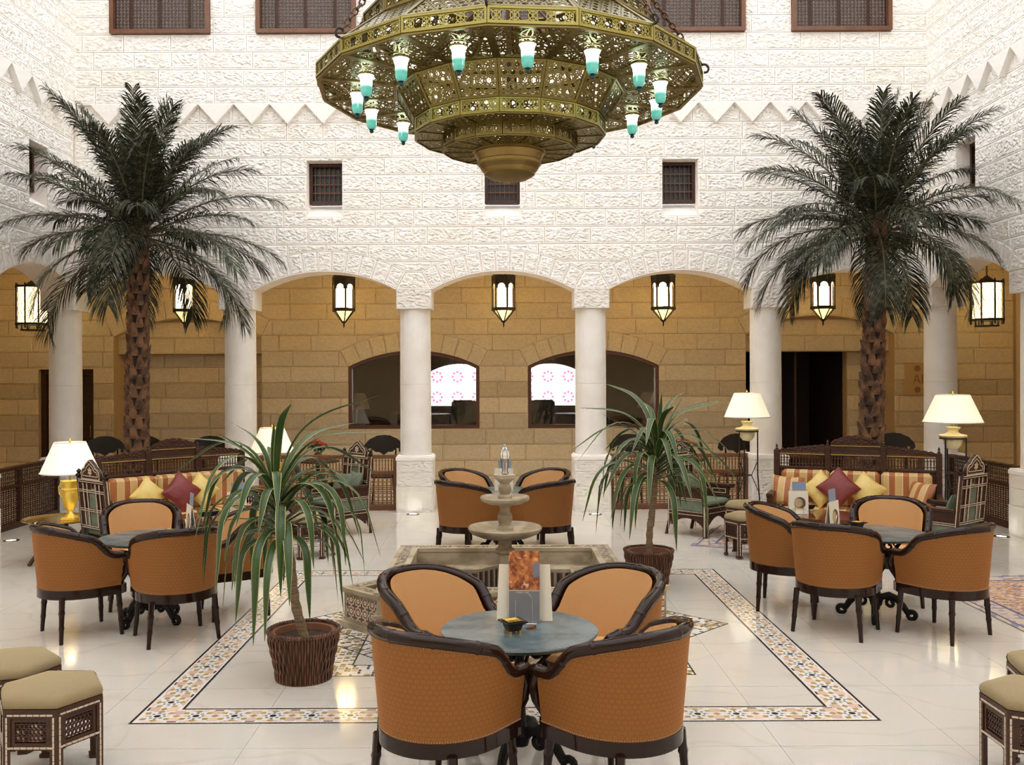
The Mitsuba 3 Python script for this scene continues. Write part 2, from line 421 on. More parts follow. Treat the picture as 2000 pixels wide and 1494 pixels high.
def courses(u0, u1, zs, void, tone, lmin=.42, lmax=.86, gap=.0045, shift=lambda z: 0.0):
    outp = []
    P = shapely.prepared.prep(void) if not void.is_empty else None
    for z0, z1 in zip(zs[:-1], zs[1:]):
        u = u0 - rnd.uniform(0, .4)
        while u < u1:
            l = rnd.uniform(lmin, lmax)
            a, b = max(u, u0), min(u + l, u1)
            if u1 - b < .22: b = u1; l = 9
            if b - a > .05:
                r = sg.box(a + gap, z0 + gap, b - gap, z1 - gap)
                for p in polys(r.difference(void.buffer(gap, join_style=2)) if P and P.intersects(r) else r):
                    if p.area > .003: outp.append((p, shift(z0), tone(z0)))
            u += l
    return outp

def white_tone(z=0): return rnd.randrange(16)

ZS = [6.11 - .261 * k for k in range(10, -1, -1)]
ZS_UP = [6.11 + .261 * k for k in range(8)]

def arcade_wall(name, label, W, u0, u1, centres, cols, wins, tops, s0, s1, tri0, ntri, solid=None):
    region = sg.box(u0, 3.34, u1, 8.5)
    if solid: region = region.union(sg.box(solid[0], 0, solid[1], 8.5))
    holes = []
    for c in centres:
        holes.append(sg.Polygon(disc_sector(c, R_IN, -PHI, PHI) + [(c + 1.07, 3.2), (c - 1.07, 3.2)]))
    holes += [sg.box(c - .265, 4.44, c + .265, 5.28) for c in wins]
    holes += [sg.box(c - .74, 7.16, c + .74, 8.3) for c in tops]
    region = region.difference(unary_union(holes))
    upper = sg.box(u0, 6.11, u1, 8.5).difference(unary_union(holes + [sg.Point(99, 99).buffer(.1)]))
    key = struct(name, xf(cat([prism(region, -.5, -.022), prism(upper, -.03, .053)]), W), 'mortar_white', label)
    pieces = []
    void = [h for h in holes]
    for c in centres:
        void.append(sg.Polygon([(c, ZC)] + disc_sector(c, R_EX, -PHI, PHI)))
        n = 11; an = np.linspace(-PHI, PHI, n + 1)
        for a0, a1 in zip(an[:-1], an[1:]):
            g = .0045
            p = sg.Polygon(disc_sector(c, R_EX, a0 + g, a1 - g, 3) + disc_sector(c, R_IN, a1 - g, a0 + g, 3))
            pieces.append((p.intersection(sg.box(s0, 0, s1, 9)), .0, rnd.randrange(3)))
    for c in cols:
        sp = sg.Polygon([(c - .26, 3.345), (c + .26, 3.345), (c + .115, 3.6), (c - .115, 3.6)])
        void.append(sg.Polygon([(c - .265, 3.2), (c + .265, 3.2), (c + .265, 3.34), (c + .119, 3.602), (c - .119, 3.602), (c - .265, 3.34)]))
        pieces.append((sp.intersection(sg.box(s0, 0, s1, 9)), .0, white_tone()))
    void = unary_union(void)
    pieces += courses(s0, s1, ZS, void, white_tone)
    pieces += courses(s0, s1, ZS_UP, void, white_tone, shift=lambda z: .075)
    pieces = [(q, w, c) for p, w, c in pieces for q in polys(p)]
    lay(key, W @ TR(0, 0, -.018), pieces, 'stone_white')
    d = None
    for k in range(ntri):
        c = tri0 + .534 * (k + .5)
        if not s0 + .1 < c < s1 - .05: continue
        part(key, 'pendant_triangle', xf(prism(sg.Polygon([(c - .262, 6.11), (c, 5.82), (c + .262, 6.11)]), -.022, .085), W), 'stone_pale')
    return key

W_B = np.array([[1, 0, 0, 0], [0, 0, -1, YB], [0, 1, 0, 0], [0, 0, 0, 1.0]])
W_L = np.array([[0, 0, 1, XL], [1, 0, 0, 0], [0, 1, 0, 0], [0, 0, 0, 1.0]])
W_R = np.array([[0, 0, -1, XR], [-1, 0, 0, 0], [0, 1, 0, 0], [0, 0, 0, 1.0]])
MID = [(a + b) / 2 for a, b in zip(COLX[:-1], COLX[1:])]
TOPW = [-5.015, -2.84, .09, 2.96, 5.14]
arcade_wall('wall_back', 'rough white stone wall above the row of arches facing the camera', W_B, -6.87, 7.02, MID, COLX, MID, TOPW, XL, XR, -6.6, 26)
YC = [14.38, 11.70]
arcade_wall('wall_left', 'rough white stone courtyard wall on the left with zigzag band', W_L, -3, 14.4, [13.04, 10.36], YC + [9.02], [13.04], [11.9], 10.6, 14.1, 8.95, 10, solid=(-3, 8.76))
arcade_wall('wall_right', 'rough white stone courtyard wall on the right with zigzag band', W_R, -14.4, 3, [-13.04, -10.36], [-y for y in YC] + [-9.02], [-13.04], [-11.9], -14.1, -10.6, -14.4, 10, solid=(-8.76, 3))
wf = struct('wall_front', box(-9.1, 9.3, -3.3, -3, 3.4, 8.5), 'stone_pale', 'plain pale wall behind the camera')
part(wf, 'gallery_front', box(-9.1, 9.3, -5.6, -5.5, 0, 3.5), 'stone_gold_plain')
part(wf, 'gallery_front_ceiling', box(-9.1, 9.3, -5.6, -3.3, 3.4, 3.5), 'stone_gold_plain')
part(wf, 'gallery_front_floor', box(-9.1, 9.3, -5.6, -3, -.2, -.003), 'marble_floor')

# windows of the white walls: deep openings with splayed sill, dark wooden grille
small = Tm()
small.add('sill', tm(*[[(-.265, -.022 + .04, 4.44 - 4.66), (.265, .018, -.22), (.265, .018, -.215), (-.265, .018, -.215), (-.265, .36, 0), (.265, .36, 0), (.265, .36, -.22), (-.265, .36, -.22)],
      [(0, 1, 2, 3), (3, 2, 5, 4), (4, 5, 6, 7), (0, 3, 4, 7), (1, 6, 5, 2), (0, 7, 6, 1)]]), 'stone_pale')
fr = sg.box(-.265, 0, .265, .62).difference(sg.box(-.215, .05, .215, .57))
small.add('window_frame', xf(prism(fr, -.27, -.2), UP), 'wood_dark')
small.add('dark_pane', box(-.25, .25, .30, .31, 0, .62), 'wood_black')
for k in range(6):
    x = -.215 + .43 * (k + .5) / 6
    small.add('grille_bar', xf(lathe([(.006, .04), (.006, .16), (.011, .18), (.006, .2), (.006, .3), (.011, .32), (.006, .34), (.006, .58)], 6), TR(x, .24, 0)), 'wood_brown')
for z in (.17, .3, .44):
    small.add('grille_bar', box(-.22, .22, .235, .247, z, z + .012), 'wood_brown')
wn = [0]
def window_at(Wm, label):
    wn[0] += 1
    place(small, 'window_%d' % wn[0], Wm, label, kind='structure')
for c, w in zip(MID, ('behind the left palm', 'between the left palm and the chandelier', 'just below the chandelier bowl', 'between the chandelier and the right palm', 'behind the right palm')):
    window_at(TR(c, YB, 4.66), 'small square barred window in the back wall ' + w)
window_at(TR(XL, 13.04, 4.66) @ RZ(90), 'small deep window in the left side wall above the palm fronds')
window_at(TR(XR, 13.04, 4.66) @ RZ(-90), 'small deep window in the right side wall above the palm fronds')

big = Tm()
fr = sg.box(-.74, 0, .74, 1.14).difference(sg.box(-.68, .055, .68, 1.09))
big.add('window_frame', xf(prism(fr, -.06, .09), UP), 'wood_brown')
for x in (-.02, .42, -.45): big.add('mullion', box(x - .022, x + .022, .01, .04, .05, 1.1), 'wood_brown')
bars, rings = [], []
nx, nz = 26, 20
oct_ = [(math.cos(a), math.sin(a)) for a in np.arange(8) * PI / 4 + PI / 8]
for i in range(nx + 1):
    x = -.68 + 1.36 * i / nx; bars.append(box(x - .004, x + .004, -.005, .004, .05, 1.1))
for j in range(nz + 1):
    z = .055 + 1.035 * j / nz; bars.append(box(-.68, .68, -.008, .0, z - .0045, z + .0045))
    for i in range(nx):
        if j < nz:
            cx, cz = -.68 + 1.36 * (i + .5) / nx, z + 1.035 * .5 / nz
            rings.append(grid(np.array([[(cx + r * c, y, cz + r * s) for c, s in oct_] for r, y in ((.019, -.012), (.011, -.014), (.011, .0))]), closed=True))
big.add('turned_lattice', cat(bars + rings), 'wood_dark', kind='stuff')
big.add('backing_board', box(-.7, .7, .045, .06, 0, 1.14), 'backing_pale')  # plain pale board close behind the lattice, filling its gaps
for c, w in zip(TOPW, ('left of the left palm top', 'left of the chandelier chain', 'behind the chandelier', 'right of the chandelier chain', 'at the top right of the back wall')):
    wn[0] += 1; place(big, 'window_%d' % wn[0], TR(c, YB - .055, 7.16), 'wide lattice screened window high on the back wall ' + w, kind='structure')
wn[0] += 1; place(big, 'window_%d' % wn[0], TR(XL + .055, 11.9, 7.16) @ RZ(90), 'lattice window high on the left side wall', kind='structure')
wn[0] += 1; place(big, 'window_%d' % wn[0], TR(XR - .055, 11.9, 7.16) @ RZ(-90), 'lattice window high on the right side wall', kind='structure')

# columns
col = Tm()
sq = lambda a, r=.03: sg.box(-a + r, -a + r, a - r, a - r).buffer(r, quad_segs=3)
col.add('plinth_block', prism(sq(.28), 0, .385), 'stone_pale_rough')
col.add('plinth_block', prism(sq(.275), .388, .605), 'stone_pale_rough')
col.add('plinth_block', prism(sq(.275), .608, .775), 'stone_pale_rough')
capm = [sq(.275), sq(.285), sq(.285), sq(.27)]
col.add('plinth_cap', cat([prism(sq(.285), .778, .825), prism(sq(.27), .825, .845)]), 'stone_pale')
col.add('shaft_drum', lathe([(.232, .845), (.238, .87), (.236, 1.1), (.235, 1.915), (.231, 1.92)], 40), 'limestone', 40)
col.add('shaft_drum', lathe([(.231, 1.921), (.235, 1.926), (.232, 2.6), (.229, 3.05), (.229, 3.057)], 40), 'limestone', 40)
col.add('capital_block', prism(sq(.265, .02), 3.057, 3.338), 'stone_pale_rough')
pr('stone_pale_rough', (.82, .78, .715), 0.85, spec=0.2, bump=chisel, eps=4e-3)
where = ['in the left corner behind the left lamp', 'right of the left palm trunk', 'left of the fountain', 'right of the fountain', 'left of the right palm trunk', 'in the right corner behind the right lamp']
for x, w in zip(COLX, where):
    place(col, 'column', TR(x, 14.38, 0), 'pale round stone column on a square plinth ' + w, 'column', 'columns of the arcade')
place(col, 'column', TR(-6.6, 11.7, 0), 'pale round stone column cut by the left edge of the photo', 'column', 'columns of the arcade')
place(col, 'column', TR(6.75, 11.7, 0), 'pale round stone column cut by the right edge of the photo', 'column', 'columns of the arcade')

# gallery behind the arcade
def arch_poly(xc, half, z0, zs, rise, n=20):
    R = (half ** 2 + rise ** 2) / (2 * rise); zc = zs + rise - R; ph = math.asin(half / R)
    return sg.Polygon([(xc - half, z0), (xc + half, z0)] + [(xc + R * math.sin(a), zc + R * math.cos(a)) for a in np.linspace(ph, -ph, n)]), R, zc, ph
openings = [(-5.575, 1.325, 0, 2.77, .33), (-1.515, 1.175, 1.10, 2.215, .285), (1.71, 1.175, 1.10, 2.215, .285), (5.78, 1.33, 0, 2.77, .33)]
holes = [arch_poly(*o)[0] for o in openings] + [sg.box(-8.25, -.1, -7.27, 2.19)]
W_G = np.array([[1, 0, 0, 0], [0, 0, -1, YG], [0, 1, 0, 0], [0, 0, 0, 1.0]])
gw = sg.box(-9.1, 0, 9.3, 4.15).difference(unary_union(holes))
gk = struct('wall_gallery', xf(prism(gw, -.6, -.02), W_G), 'mortar_gold', 'honey coloured stone wall at the back of the lamplit gallery')
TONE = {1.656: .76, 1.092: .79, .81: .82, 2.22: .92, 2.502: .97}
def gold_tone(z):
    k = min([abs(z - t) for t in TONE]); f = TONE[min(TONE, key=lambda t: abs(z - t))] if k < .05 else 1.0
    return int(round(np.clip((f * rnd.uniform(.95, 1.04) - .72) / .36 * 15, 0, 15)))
pieces, void = [], list(holes)
for (xc, half, z0, zs, rise), nv in zip(openings, (11, 10, 10, 11)):
    p, R, zc, ph = arch_poly(xc, half, z0, zs, rise); Re = R + .33
    sec = lambda r, a0, a1, n: [(xc + r * math.sin(a), zc + r * math.cos(a)) for a in np.linspace(a0, a1, n)]
    void.append(sg.Polygon(sec(Re, -ph, ph, 24) + sec(R - .01, ph, -ph, 24)))
    an = np.linspace(-ph, ph, nv + 1)
    for a0, a1 in zip(an[:-1], an[1:]):
        g = .004 / R
        pieces.append((sg.Polygon(sec(Re, a0 + g, a1 - g, 3) + sec(R + .004, a1 - g, a0 + g, 3)), .004, rnd.randrange(11, 14)))
void = unary_union(void)
ZG = [.246 + .282 * k for k in range(-1, 15)]
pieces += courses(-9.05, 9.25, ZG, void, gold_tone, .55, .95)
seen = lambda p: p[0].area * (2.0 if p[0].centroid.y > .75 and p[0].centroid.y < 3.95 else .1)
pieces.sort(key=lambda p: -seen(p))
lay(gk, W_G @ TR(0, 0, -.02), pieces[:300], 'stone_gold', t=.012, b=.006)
lay(gk, W_G @ TR(0, 0, -.02), pieces[300:], 'stone_gold', t=.012, b=.006, most=0)

struct('ceiling', prism(sg.box(-9.1, -3, 9.3, 17.5).difference(sg.box(-6.6, -3, 6.75, 14.4)), 4.1, 4.3), 'plaster', 'plain ceiling of the gallery behind the arches')
struct('wall_gallery_left', box(-9.3, -9.1, -3, 17.5, 0, 4.2), 'stone_gold_plain', 'outer wall of the gallery on the left')
struct('wall_gallery_right', box(9.3, 9.5, -3, 17.5, 0, 4.2), 'stone_gold_plain', 'outer wall of the gallery on the right')

# niches at both ends of the gallery wall: a recessed panel, on the right with a dark doorway
for nm, xc, hw, lab, door in (('wall_niche_left', -5.575, 1.325, 'arched recess in the gallery wall behind the left palm', None), ('wall_niche_right', 5.78, 1.33, 'arched recess in the gallery wall behind the right palm', (4.5, 6.45))):
    back = sg.box(xc - hw - .05, 0, xc + hw + .05, 3.2)
    if door: back = back.difference(sg.box(door[0], -.1, door[1], 2.49))
    lint = sg.box(xc - hw, 2.46, xc + hw, 3.12)
    k = struct(nm, cat([xf(prism(back, 0, .2), np.array([[1, 0, 0, 0], [0, 0, 1, 17.45], [0, 1, 0, 0], [0, 0, 0, 1.0]])), xf(prism(lint, 0, .3), np.array([[1, 0, 0, 0], [0, 0, 1, 17.12], [0, 1, 0, 0], [0, 0, 0, 1.0]]))]), 'mortar_gold', lab)
    Wn = np.array([[1, 0, 0, 0], [0, 0, -1, 17.12], [0, 1, 0, 0], [0, 0, 0, 1.0]])
    lay(k, Wn, courses(xc - hw, xc + hw, [2.465, 2.75, 3.04], sg.Polygon(), gold_tone, .6, .95), 'stone_gold', t=.012)
    Wn = Wn @ TR(0, 0, -.33)
    lay(k, Wn, courses(xc - hw, xc + hw, [.528, .81, 1.092, 1.374, 1.656, 1.938, 2.22, 2.46], sg.box(door[0] - .01, 0, door[1] + .01, 3) if door else sg.Polygon(), gold_tone, .6, .95), 'stone_gold', t=.012)
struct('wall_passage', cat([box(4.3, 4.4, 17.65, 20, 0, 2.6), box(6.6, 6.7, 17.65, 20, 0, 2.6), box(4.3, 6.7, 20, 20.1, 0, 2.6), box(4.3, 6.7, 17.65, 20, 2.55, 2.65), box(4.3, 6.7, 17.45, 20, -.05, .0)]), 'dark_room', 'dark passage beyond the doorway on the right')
dk = struct('door_1', box(-8.2, -7.3, 17.2, 17.25, 0, 2.17), 'wood_dark', 'dark wooden door in the gallery wall behind the left corner column')
part(dk, 'door_frame', xf(prism(sg.box(-8.25, 0, -7.27, 2.19).difference(sg.box(-8.16, -.1, -7.36, 2.1)), 0, .25), np.array([[1, 0, 0, 0], [0, 0, 1, 17.0], [0, 1, 0, 0], [0, 0, 0, 1.0]])), 'wood_dark')
part(dk, 'door_handle', xf(lathe([(.012, 0), (.016, .02), (.012, .1), (.016, .2), (.012, .22)], 8), TR(-7.42, 17.15, .95)), 'brass_bright', 40)
d2 = struct('door_2', box(5.5, 5.54, 17.5, 17.55, 0, 2.48), 'wood_dark', 'dark door edge standing in the doorway on the right')

# arched interior windows to the dining room
for k, (xc, w) in enumerate(((-1.515, 'left of the fountain'), (1.71, 'right of the fountain'))):
    p = arch_poly(xc, 1.175, 1.10, 2.215, .285)[0]; q = p.buffer(-.06, join_style=2)
    wn[0] += 1
    key = struct('window_%d' % wn[0], xf(prism(p.difference(q), -.16, -.03), W_G), 'wood_brown_window', 'wide arched window with dark wooden frame in the gallery wall ' + w)
    part(key, 'pane', xf(tm(*trimesh.creation.triangulate_polygon(q, engine='earcut')) if False else prism(q, -.1, -.0999).slice_plane((0, 0, -.09995), (0, 0, 1)), W_G), 'pane_glass')
pr('wood_brown_window', (.085, .028, .012), 0.4)

# dining room seen through them
back = sg.box(-4.6, 0, 5.0, 3.4)
wins = [arch_poly(-.95, .85, 1.27, 2.1, .27)[0], arch_poly(1.27, .85, 1.27, 2.1, .27)[0]]
W_D = np.array([[1, 0, 0, 0], [0, 0, -1, 23.0], [0, 1, 0, 0], [0, 0, 0, 1.0]])
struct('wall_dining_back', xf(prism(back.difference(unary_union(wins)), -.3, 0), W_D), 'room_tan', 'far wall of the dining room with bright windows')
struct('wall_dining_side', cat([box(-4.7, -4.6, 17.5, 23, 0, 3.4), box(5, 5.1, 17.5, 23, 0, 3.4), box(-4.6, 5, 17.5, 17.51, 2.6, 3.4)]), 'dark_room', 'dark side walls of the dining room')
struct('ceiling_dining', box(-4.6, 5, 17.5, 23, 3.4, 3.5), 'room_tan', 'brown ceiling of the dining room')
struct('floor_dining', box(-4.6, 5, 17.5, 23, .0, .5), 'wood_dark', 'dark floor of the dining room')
for k, (p, xc) in enumerate(zip(wins, (-.95, 1.27))):
    wn[0] += 1
    key = struct('window_%d' % wn[0], xf(prism(p.difference(p.buffer(-.035, join_style=2)), -.15, -.08), W_D), 'wood_dark', 'bright dining room window with pink flower decals, %s one' % ('left', 'right')[k])
    part(key, 'pane', xf(prism(p, -.12, -.1199).slice_plane((0, 0, -.11995), (0, 0, 1)), W_D), 'pane_glass')
    for fx in (-.55, -.05, .45):
        for fz in (2.02, 1.52):
            pet = []
            for a in range(8):
                cx, cz = xc + fx + .115 * math.cos(a * PI / 4), fz + .115 * math.sin(a * PI / 4)
                if p.buffer(-.05).contains(sg.Point(cx, cz)): pet.append(sg.Point(cx, cz).buffer(.033, quad_segs=3))
            if pet: part(key, 'flower_decal', xf(prism(unary_union(pet), -.118, -.116), W_D), 'pink')

# ------------------------------------------------------------------ balustrades, lights in floor and gallery
def spindle(h, r, n=6):
    return lathe([(r * .5, 0), (r * .5, h * .12), (r, h * .2), (r * .5, h * .28), (r * .8, h * .5), (r * .5, h * .72), (r, h * .8), (r * .5, h * .88), (r * .5, h)], n, caps=False)

def balustrade(L, bays, wd='wood_brown'):
    t = Tm(); H = .845
    t.add('top_rail', box(-L / 2, L / 2, -.04, .04, H - .055, H, .008), wd)
    t.add('middle_rail', box(-L / 2, L / 2, -.03, .03, .545, .60, .006), wd)
    t.add('bottom_rail', box(-L / 2, L / 2, -.035, .035, 0, .085, .006), wd)
    xs = [-L / 2 + .03] + [-L / 2 + L * b for b in bays] + [L / 2 - .03]
    for x in xs: t.add('post', box(x - .03, x + .03, -.034, .034, .08, H - .05, .005), wd)
    sp, la = [], []
    s0, s1 = spindle(.195, .012), None
    for a, b in zip(xs[:-1], xs[1:]):
        a += .035; b -= .035
        n = int((b - a) / .047)
        for i in range(n): sp.append(xf(s0, TR(a + (b - a) * (i + .5) / n, 0, .597)))
        n = max(2, int((b - a) / .062)); m = 8
        for i in range(n):
            x = a + (b - a) * (i + .5) / n
            prof = [(.006, .085)]
            for j in range(m):
                z = .085 + .46 * (j + .5) / m; prof += [(.006, z - .016), (.017, z), (.006, z + .016)]
            la.append(xf(lathe(prof + [(.006, .545)], 6, caps=False), TR(x)))
        for j in range(m + 1):
            z = .085 + .46 * j / m; la.append(box(a, b, -.007, .007, z - .006, z + .006))
        for j in range(m):
            if j in (1, 2, 5, 6): continue
            z = .085 + .46 * (j + .5) / m
            for i in range(n - 1):
                x = a + (b - a) * (i + 1) / n
                la.append(box(x - .02, x + .02, -.006, .006, z - .006, z + .006))
    t.add('spindles', cat(sp), wd, 30, kind='stuff')
    t.add('turned_lattice', cat(la), wd, 30, kind='stuff')
    return t
bal, bal_shaded = balustrade(2.1, [.46]), balustrade(2.1, [.46], 'wood_dark')  # side ones get darker wood: their shade is put into the colour
for x0, w in ((-6.6, 'behind the left sofa'), (-3.93, 'left of the fountain, behind the inlaid armchair'), (1.41, 'right of the fountain, behind the right yucca'), (4.08, 'behind the right sofa')):
    place(bal, 'balustrade', TR(x0 + 1.335, 14.38, 0), 'brown turned-wood lattice balustrade ' + w, 'balustrade', 'lattice balustrades between the columns')
place(bal_shaded, 'balustrade', TR(-6.6, 13.04, 0) @ RZ(90), 'lattice balustrade coloured dark for shade at the left edge beside the brass tray', 'balustrade', 'lattice balustrades between the columns')
place(bal_shaded, 'balustrade', TR(6.75, 13.04, 0) @ RZ(-90), 'lattice balustrade coloured dark for shade at the right edge beside the inlaid armchair', 'balustrade', 'lattice balustrades between the columns')

upl = Tm()
upl.add('trim_ring', lathe([(.058, 0), (.095, 0), (.10, .003), (.095, .006), (.058, .006)], 24, caps=False), 'brass_old')
upl.add('lens', xf(prism(sg.Point(0, 0).buffer(.06), 0, .004), TR()), 'shade_cloth', emit=(70, 54, 27))
for (x, y), w in zip(((-1.27, 13.94), (1.42, 13.85), (-6.13, 11.84), (6.30, 11.81)), ('left of the rear table', 'right of the rear table', 'at the left edge of the photo', 'near the right edge of the photo')):
    place(upl, 'floor_light', TR(x, y, .0005), 'small round glowing light set in the marble floor ' + w, 'light', 'lights set in the floor')

WARM = (20, 14.0, 5.5)
hexl = Tm()
hx = lambda r, n=6: sg.Polygon(ring(r, n, PI / 6))
def hexring(r, w, z0, z1, n=6): return prism(hx(r, n).difference(hx(r - w, n)), z0, z1)
hexl.add('frame', cat([hexring(.205, .06, .50, .55), hexring(.19, .05, .55, .57), hexring(.205, .05, -.03, .02)] +
    [box(-.014, .014, -.014, .014, 0, .52).apply_transform(TR(.185 * math.cos(a), .185 * math.sin(a)) @ RZ(math.degrees(a))) for a in np.arange(6) * PI / 3 + PI / 6]), 'iron_lamp')
for k in range(6):
    a = k * PI / 3 + PI / 3
    wd = .165
    top = sg.box(-wd / 2, .34, wd / 2, .5).difference(sg.Point(0, .36).buffer(.062)).difference(sg.box(-.062, .3, .062, .36))
    hexl.add('arch_panel', xf(prism(top, -.006, .006), TR(.162 * math.cos(a), .162 * math.sin(a)) @ RZ(math.degrees(a) + 90) @ UP), 'iron_lamp')
hexl.add('glass_shade', out(prism(hx(.148), .025, .495)), 'shade_cloth', emit=WARM)
hexl.add('lower_frame', cat([tube([(.18 * math.cos(a), .18 * math.sin(a), -.02), (.02 * math.cos(a), .02 * math.sin(a), -.22)], .010, 5) for a in np.arange(6) * PI / 3 + PI / 6]), 'iron_lamp')
hexl.add('lower_glass', out(lathe([(.15, -.02), (.02, -.19)], 6, PI / 6)), 'shade_cloth', emit=(2.4, 1.5, .45))
hexl.add('finial', lathe([(.02, -.2), (.022, -.22), (.012, -.24), (.012, -.28), (.002, -.31)], 10), 'iron_lamp', 40)
def chain(z0, z1, r=.022, w=.005):
    ms, z, k = [], z0, 0
    while z < z1:
        P = [(r * .6 * math.sin(a), 0, z + r + r * math.cos(a)) for a in np.linspace(0, 2 * PI, 9)]
        ms.append(xf(tube(P, w, 5, cap=False), RZ(90 * (k % 2)))); z += r * 1.55; k += 1
    return cat(ms)
hexl.add('canopy', lathe([(.12, .57), (.05, .60), (.02, .63), (.006, .64)], 12), 'iron_lamp', 40)
hexl.add('hanging_chain', chain(.63, .94), 'iron_lamp')
for x, w in zip(MID, ('behind the left palm', 'in the second arch from the left', 'in the middle arch', 'in the arch right of the middle', 'behind the right palm')):
    place(hexl, 'hanging_lantern', TR(x + .02, 15.75, 3.16) @ RZ(18), 'six-sided dark metal lantern with glowing panes hanging ' + w, 'lantern', 'hexagonal lanterns in the gallery')
drum = Tm()
drum.add('frame', cat([prism(sg.Point(0, 0).buffer(.27).difference(sg.Point(0, 0).buffer(.22)), z, z + .03) for z in (.0, .62)] + [prism(sg.Point(0, 0).buffer(.19).difference(sg.Point(0, 0).buffer(.172)), -.1, -.08)] +
    [tube([(.26 * math.cos(a), .26 * math.sin(a), -.06), (.26 * math.cos(a), .26 * math.sin(a), .69)], .013, 6) for a in np.arange(8) * PI / 4] +
    [tube([(.18 * math.cos(a), .18 * math.sin(a), -.09), (.18 * math.cos(a), .18 * math.sin(a), .01)], .009, 5) for a in np.arange(8) * PI / 4]), 'iron_lamp')
drum.add('glass_shade', out(lathe([(.225, .025), (.225, .625)], 32)), 'shade_cloth', emit=(3.6, 2.7, 1.25))
drum.add('pierced_screen', cat([tube([(.238 * math.cos(a + s * u), .238 * math.sin(a + s * u), .03 + .59 * u / 1.2) for u in np.linspace(0, 1.2, 9)], .0028, 4, cap=False) for a in np.arange(20) * PI / 10 for s in (1, -1)]), 'brass_old', kind='stuff')
drum.add('canopy', lathe([(.15, .65), (.06, .72), (.012, .76)], 16), 'iron_lamp', 40)
drum.add('hanging_chain', chain(.75, 1.25), 'iron_lamp')
place(drum, 'hanging_lantern', TR(-7.8, 15.8, 2.93), 'round drum lantern with brass screen hanging at the left edge of the photo', 'lantern')
place(drum, 'hanging_lantern', TR(8.2, 15.8, 2.93), 'round drum lantern with brass screen hanging at the right edge of the photo', 'lantern')

# ------------------------------------------------------------------ floor mosaics
MC = (.03, 7.74)
BX, BY = 2.225, 2.18
outer = sg.box(-BX, -BY, BX, BY); BW = .255
def flat(p, z0, z1, c):
    m = prism(p, z0, z1); return m, np.tile(c, (len(m.vertices), 1))
def vput(parent, name, items, kind=None):
    m = cat([a for a, _ in items]); return part(parent, name, m, 'mosaic', uv=np.vstack([b for _, b in items]), kind=kind)
PINK, OLIVE, BLACK, BLUE, WHITE, SAND = [np.array([k + .5, 1.0]) for k in range(6)]
m, c = flat(outer.difference(sg.box(-BX + BW, -BY + BW, BX - BW, BY - BW)), 0, .0012, WHITE)
BORD = struct('trim_1', xf(m, TR(MC[0], MC[1])), 'mosaic', 'star mosaic border laid in the marble floor around the fountain', uv=c)
lines = []
for a, w in ((BX, .016), (BX - BW + .016, .016)):
    ay = a - BX + BY
    lines.append(xf(prism(sg.box(-a, -ay, a, ay).difference(sg.box(-a + w, -ay + w, a - w, ay - w)), .0008, .0019), TR(MC[0], MC[1])))
for l in lines: part(BORD, 'black_line', l, 'mosaic', uv=np.tile(BLACK, (len(l.vertices), 1)))
def rosette(L, H, odd):
    """tiles of one repeat: (polygon, colour, fine)"""
    o = []
    oct8 = lambda r, ph=0: sg.Polygon(ring(r, 8, ph))
    o.append((oct8(.021, PI / 8), BLACK, False))
    for k in range(8):
        a = k * PI / 4
        o.append((affinity.rotate(affinity.translate(sg.Polygon([(0, -.012), (.016, 0), (0, .012), (-.009, 0)]), .041, 0), math.degrees(a), origin=(0, 0)), BLUE, True))
    sq = sg.Polygon([(-.026, 0), (0, -.022), (.026, 0), (0, .022)])
    for x, y, r in ((0, .074, 0), (0, -.074, 0), (L / 2, 0, 0), (.070, .048, 40), (-.070, .048, -40), (.070, -.048, -40), (-.070, -.048, 40)):
        o.append((affinity.translate(affinity.rotate(sq, r, origin=(0, 0)), x, y), OLIVE, False))
    for s in (1, -1):
        o.append((affinity.translate(sg.Polygon([(-.020, s * -.026), (.020, s * -.026), (.036, s * .0), (.030, s * .036), (-.030, s * .036), (-.036, s * 0)]), L / 2, s * .052), PINK, False))
        for x in (.036, -.036): o.append((sg.Polygon([(x - .024, s * .099), (x + .024, s * .099), (x, s * .072)]), PINK, True))
        for x in (.062, -.062): o.append((sg.Polygon([(x - .012, 0), (x, .014), (x + .012, 0), (x, -.014)]).buffer(0) if s > 0 else sg.box(x - .012, -.094, x + .012, -.086), PINK, True))
    o.append((sg.box(L / 2 - .027, (.089 if odd else -.1), L / 2 + .027, (.1 if odd else -.089)), BLACK, False))
    o.append((sg.box(-.05, (-.1 if odd else .089), .05, (-.089 if odd else .1)), SAND, True))
    return o
L0 = (2 * BX - .26) / 17
fine = []
for side in range(4):
    A = TR(MC[0], MC[1]) @ RZ(90 * side)
    half, off = (BX, BY) if side % 2 == 0 else (BY, BX)
    n = 18 if side % 2 == 0 else 17
    Ls = (2 * half - BW) / n
    for k in range(n):
        x = -half + BW / 2 + Ls * (k + 0.0)
        for p, c, f in rosette(Ls, .2, k % 2):
            q = affinity.translate(p, x, -off + BW / 2)
            mm = prism(q, .0008, .0018); mm.apply_transform(A); cc = np.tile([c[0], rnd.uniform(.85, 1.12)], (len(mm.vertices), 1))
            if side == 0 and not f: part(BORD, 'tile', mm, 'mosaic', uv=cc)
            else: fine.append((mm, cc))
vput(BORD, 'small_tiles', fine, kind='stuff')

